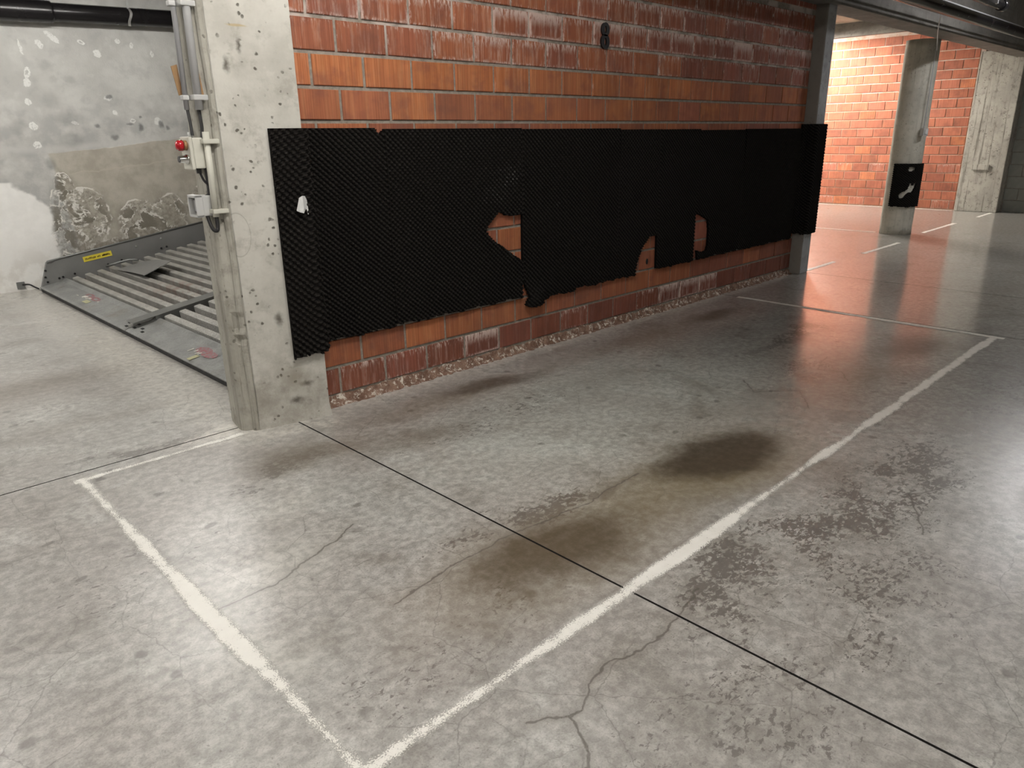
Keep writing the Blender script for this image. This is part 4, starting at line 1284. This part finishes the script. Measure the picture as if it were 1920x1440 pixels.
for lo, hi in (((-0.052, -0.038, 0.036), (-0.02, 0.054, 0.048)), ((-0.052, -0.038, -0.05), (-0.02, 0.054, -0.038)), ((-0.052, 0.042, -0.05), (-0.02, 0.054, 0.048)), ((-0.052, -0.038, -0.05), (-0.02, -0.03, 0.048))):
    add_box(bm, lo, hi, 0.003)
link('frame', bm_me(bm), 'boxgrey', parent=sb)
box('rocker', (-0.034, -0.02, -0.025), (-0.02, 0.035, 0.025), 'conduit_grey', 0.003, parent=sb)
# bits of cardboard wedged behind the conduits
for pts, y, lab in (([(-0.800, 1.690), (-0.774, 1.698), (-0.766, 1.578), (-0.784, 1.574)], 0.03, 'brown cardboard piece wedged left of the conduits'),
                    ([(-0.712, 1.690), (-0.700, 1.660), (-0.692, 1.570), (-0.708, 1.572)], -0.012, 'brown cardboard piece wedged right of the conduits')):
    prism('cardboard_piece', pts, y, y + 0.004, 'card', axis='y', label=lab, cat='cardboard')

# ------------------------------------------------------------------ pipes
pp = empty('drain_pipe', (0, 0, 0), label='thick black drain pipe along the top of the left wall', cat='pipe')
def zp(x): return 2.565 + 0.030 * (x - 0.2)
tube('pipe', [(x, 5.09, zp(x)) for x in (-6, 0.2, 4.9)], 0.082, 'black_plastic', 28, parent=pp)
tube('coupling', [(x, 5.09, zp(x)) for x in (-2.0, -1.99, 0.10, 0.12, 0.125)], 0.095, 'black_plastic', 28, radii=[0.088, 0.097, 0.097, 0.095, 0.084], parent=pp)
bm = bmesh.new()
rg = []
for k in range(25):
    a = math.radians(130 + 140 * k / 24)
    rg.append((0.80 + 0.012 * math.sin(k * 0.3), 5.09 + 0.088 * math.cos(a), zp(0.8) + 0.088 * math.sin(a)))
for dx in (0,):
    pass
prev = None
for p in rg:
    cur = [bm.verts.new((p[0] - 0.013, p[1], p[2])), bm.verts.new((p[0] + 0.013, p[1], p[2]))]
    if prev:
        bm.faces.new((prev[0], prev[1], cur[1], cur[0]))
    prev = cur
add_box(bm, (0.795, 5.045, zp(0.8) + 0.07), (0.815, 5.055, 2.80))
link('pipe_strap', bm_me(bm), 'strap', parent=pp, label='silver hanger strap round the black pipe')
box('steel_beam', (-6, 4.86, 2.83), (5.1, 5.16, 3.3), 'brownsteel', 0.004, label='dark brown steel beam above the black drain pipe', cat='beam')
tube('water_pipe', [(-2.0, -0.5, 2.585), (12.55, -0.5, 2.585)], 0.062, 'black_plastic', 24, label='long black pipe in front of the concrete beam at upper right', cat='pipe')
tube('conduit', [(3.0, -0.47, 2.665), (12.55, -0.47, 2.665)], 0.012, 'conduit', 10, label='thin grey conduit running on top of the long black pipe', cat='conduit')
tp = empty('drain_pipe', (0, 0, 0), label='dark capped pipe end in the upper right corner under the ceiling', cat='pipe')
tube('pipe', [(6.0, -0.8, 2.66), (7.92, -0.8, 2.66)], 0.05, 'black_plastic', 20, parent=tp)
tube('cap', [(7.86, -0.8, 2.66), (7.99, -0.8, 2.66), (8.0, -0.8, 2.66)], 0.058, 'black_plastic', 20, radii=[0.058, 0.058, 0.04], parent=tp)
bm = bmesh.new(); add_box(bm, (7.5, -0.865, 2.63), (7.53, -0.80, 2.73)); link('pipe_strap', bm_me(bm), 'strap', parent=tp)
# switch cable on the round column
tube('cable', smooth_path([(7.2, -0.45, 2.672), (7.24, -0.42, 2.672), (7.9, -0.2, 2.50), (8.86, 0.085, 2.36), (8.965, 0.125, 2.30), (8.965, 0.125, 1.8), (8.965, 0.125, 1.40)], 6), 0.006, 'conduit', 8,
     label='pale cable running down the round column to its switch', cat='cable')
sw = empty('light_switch', (8.955, 0.115, 1.36), (0, 0, math.radians(-32)), label='small grey light switch on the round column', cat='switch')
box('housing', (-0.035, -0.04, -0.05), (0.035, 0.03, 0.045), 'boxgrey', 0.005, parent=sw)
box('rocker', (-0.02, -0.052, -0.03), (0.02, -0.04, 0.025), 'paper', 0.003, parent=sw)

# ------------------------------------------------------------------ lamps (fittings above the frame, fill lamps added)
def lamp(x, y, z, L, along, mat, label, skirt=False):
    t = empty('tube_lamp', (x, y, z), (0, 0, 0 if along == 'x' else math.pi / 2), label=label, cat='lamp', group=None)
    box('housing', (-L / 2 - 0.03, -0.08, 0.03), (L / 2 + 0.03, 0.08, 0.075), 'lamp_body', 0.006, parent=t)
    for s in (-0.045, 0.045):
        tube('tube', [(-L / 2, s, 0.008), (L / 2, s, 0.008)], 0.018, mat, 12, parent=t)
    if z < 3.2:
        for sx in (-0.4, 0.4):
            tube('hanger', [(sx * L, 0, 0.07), (sx * L, 0, 3.3 - z)], 0.008, 'strap', 6, parent=t)
    if skirt:
        for sy in (-0.1, 0.1):
            box('reflector', (-L / 2 - 0.03, sy - 0.003, -0.004), (L / 2 + 0.03, sy + 0.003, 0.075), 'lamp_body', parent=t)
        box('housing_top', (-L / 2 - 0.03, -0.1, 0.07), (L / 2 + 0.03, 0.1, 0.078), 'lamp_body', parent=t)
    for sx in (-1, 1):
        box('end_cap', (sx * (L / 2 + 0.015) - 0.015, -0.07, (-0.06 if skirt else -0.012)), (sx * (L / 2 + 0.015) + 0.015, 0.07, 0.032), 'lamp_body', 0.003, parent=t)
    return t
lamp(-0.7, -1.9, 3.2, 1.5, 'x', 'tube_aisle', 'twin tube ceiling lamp over the near bay')
lamp(7.9, -2.0, 3.2, 1.5, 'x', 'tube_aisle2', 'twin tube ceiling lamp over the aisle beyond the bay')
lamp(-5.5, -1.95, 3.2, 1.5, 'x', 'tube_aisle', 'added twin tube fill lamp behind the viewer in the aisle')  # unseen lamp added as fill from behind the camera
lamp(-3.0, -6.0, 3.2, 1.5, 'x', 'tube_aisle', 'added twin tube fill lamp across the aisle behind the viewer')  # second unseen fill lamp, added across the aisle
lamp(0.2, 3.1, 2.95, 1.2, 'x', 'tube_bay', 'twin tube ceiling lamp over the tilted platform')
lamp(-3.1, 2.3, 3.2, 1.5, 'x', 'tube_left_fill', 'unseen twin tube lamp added to brighten the left wall')  # added out of frame to brighten the left wall and floor
lamp(11.7, 3.7, 3.12, 1.5, 'x', 'tube_far', skirt=True, label='twin tube ceiling lamp close to the far brick wall')
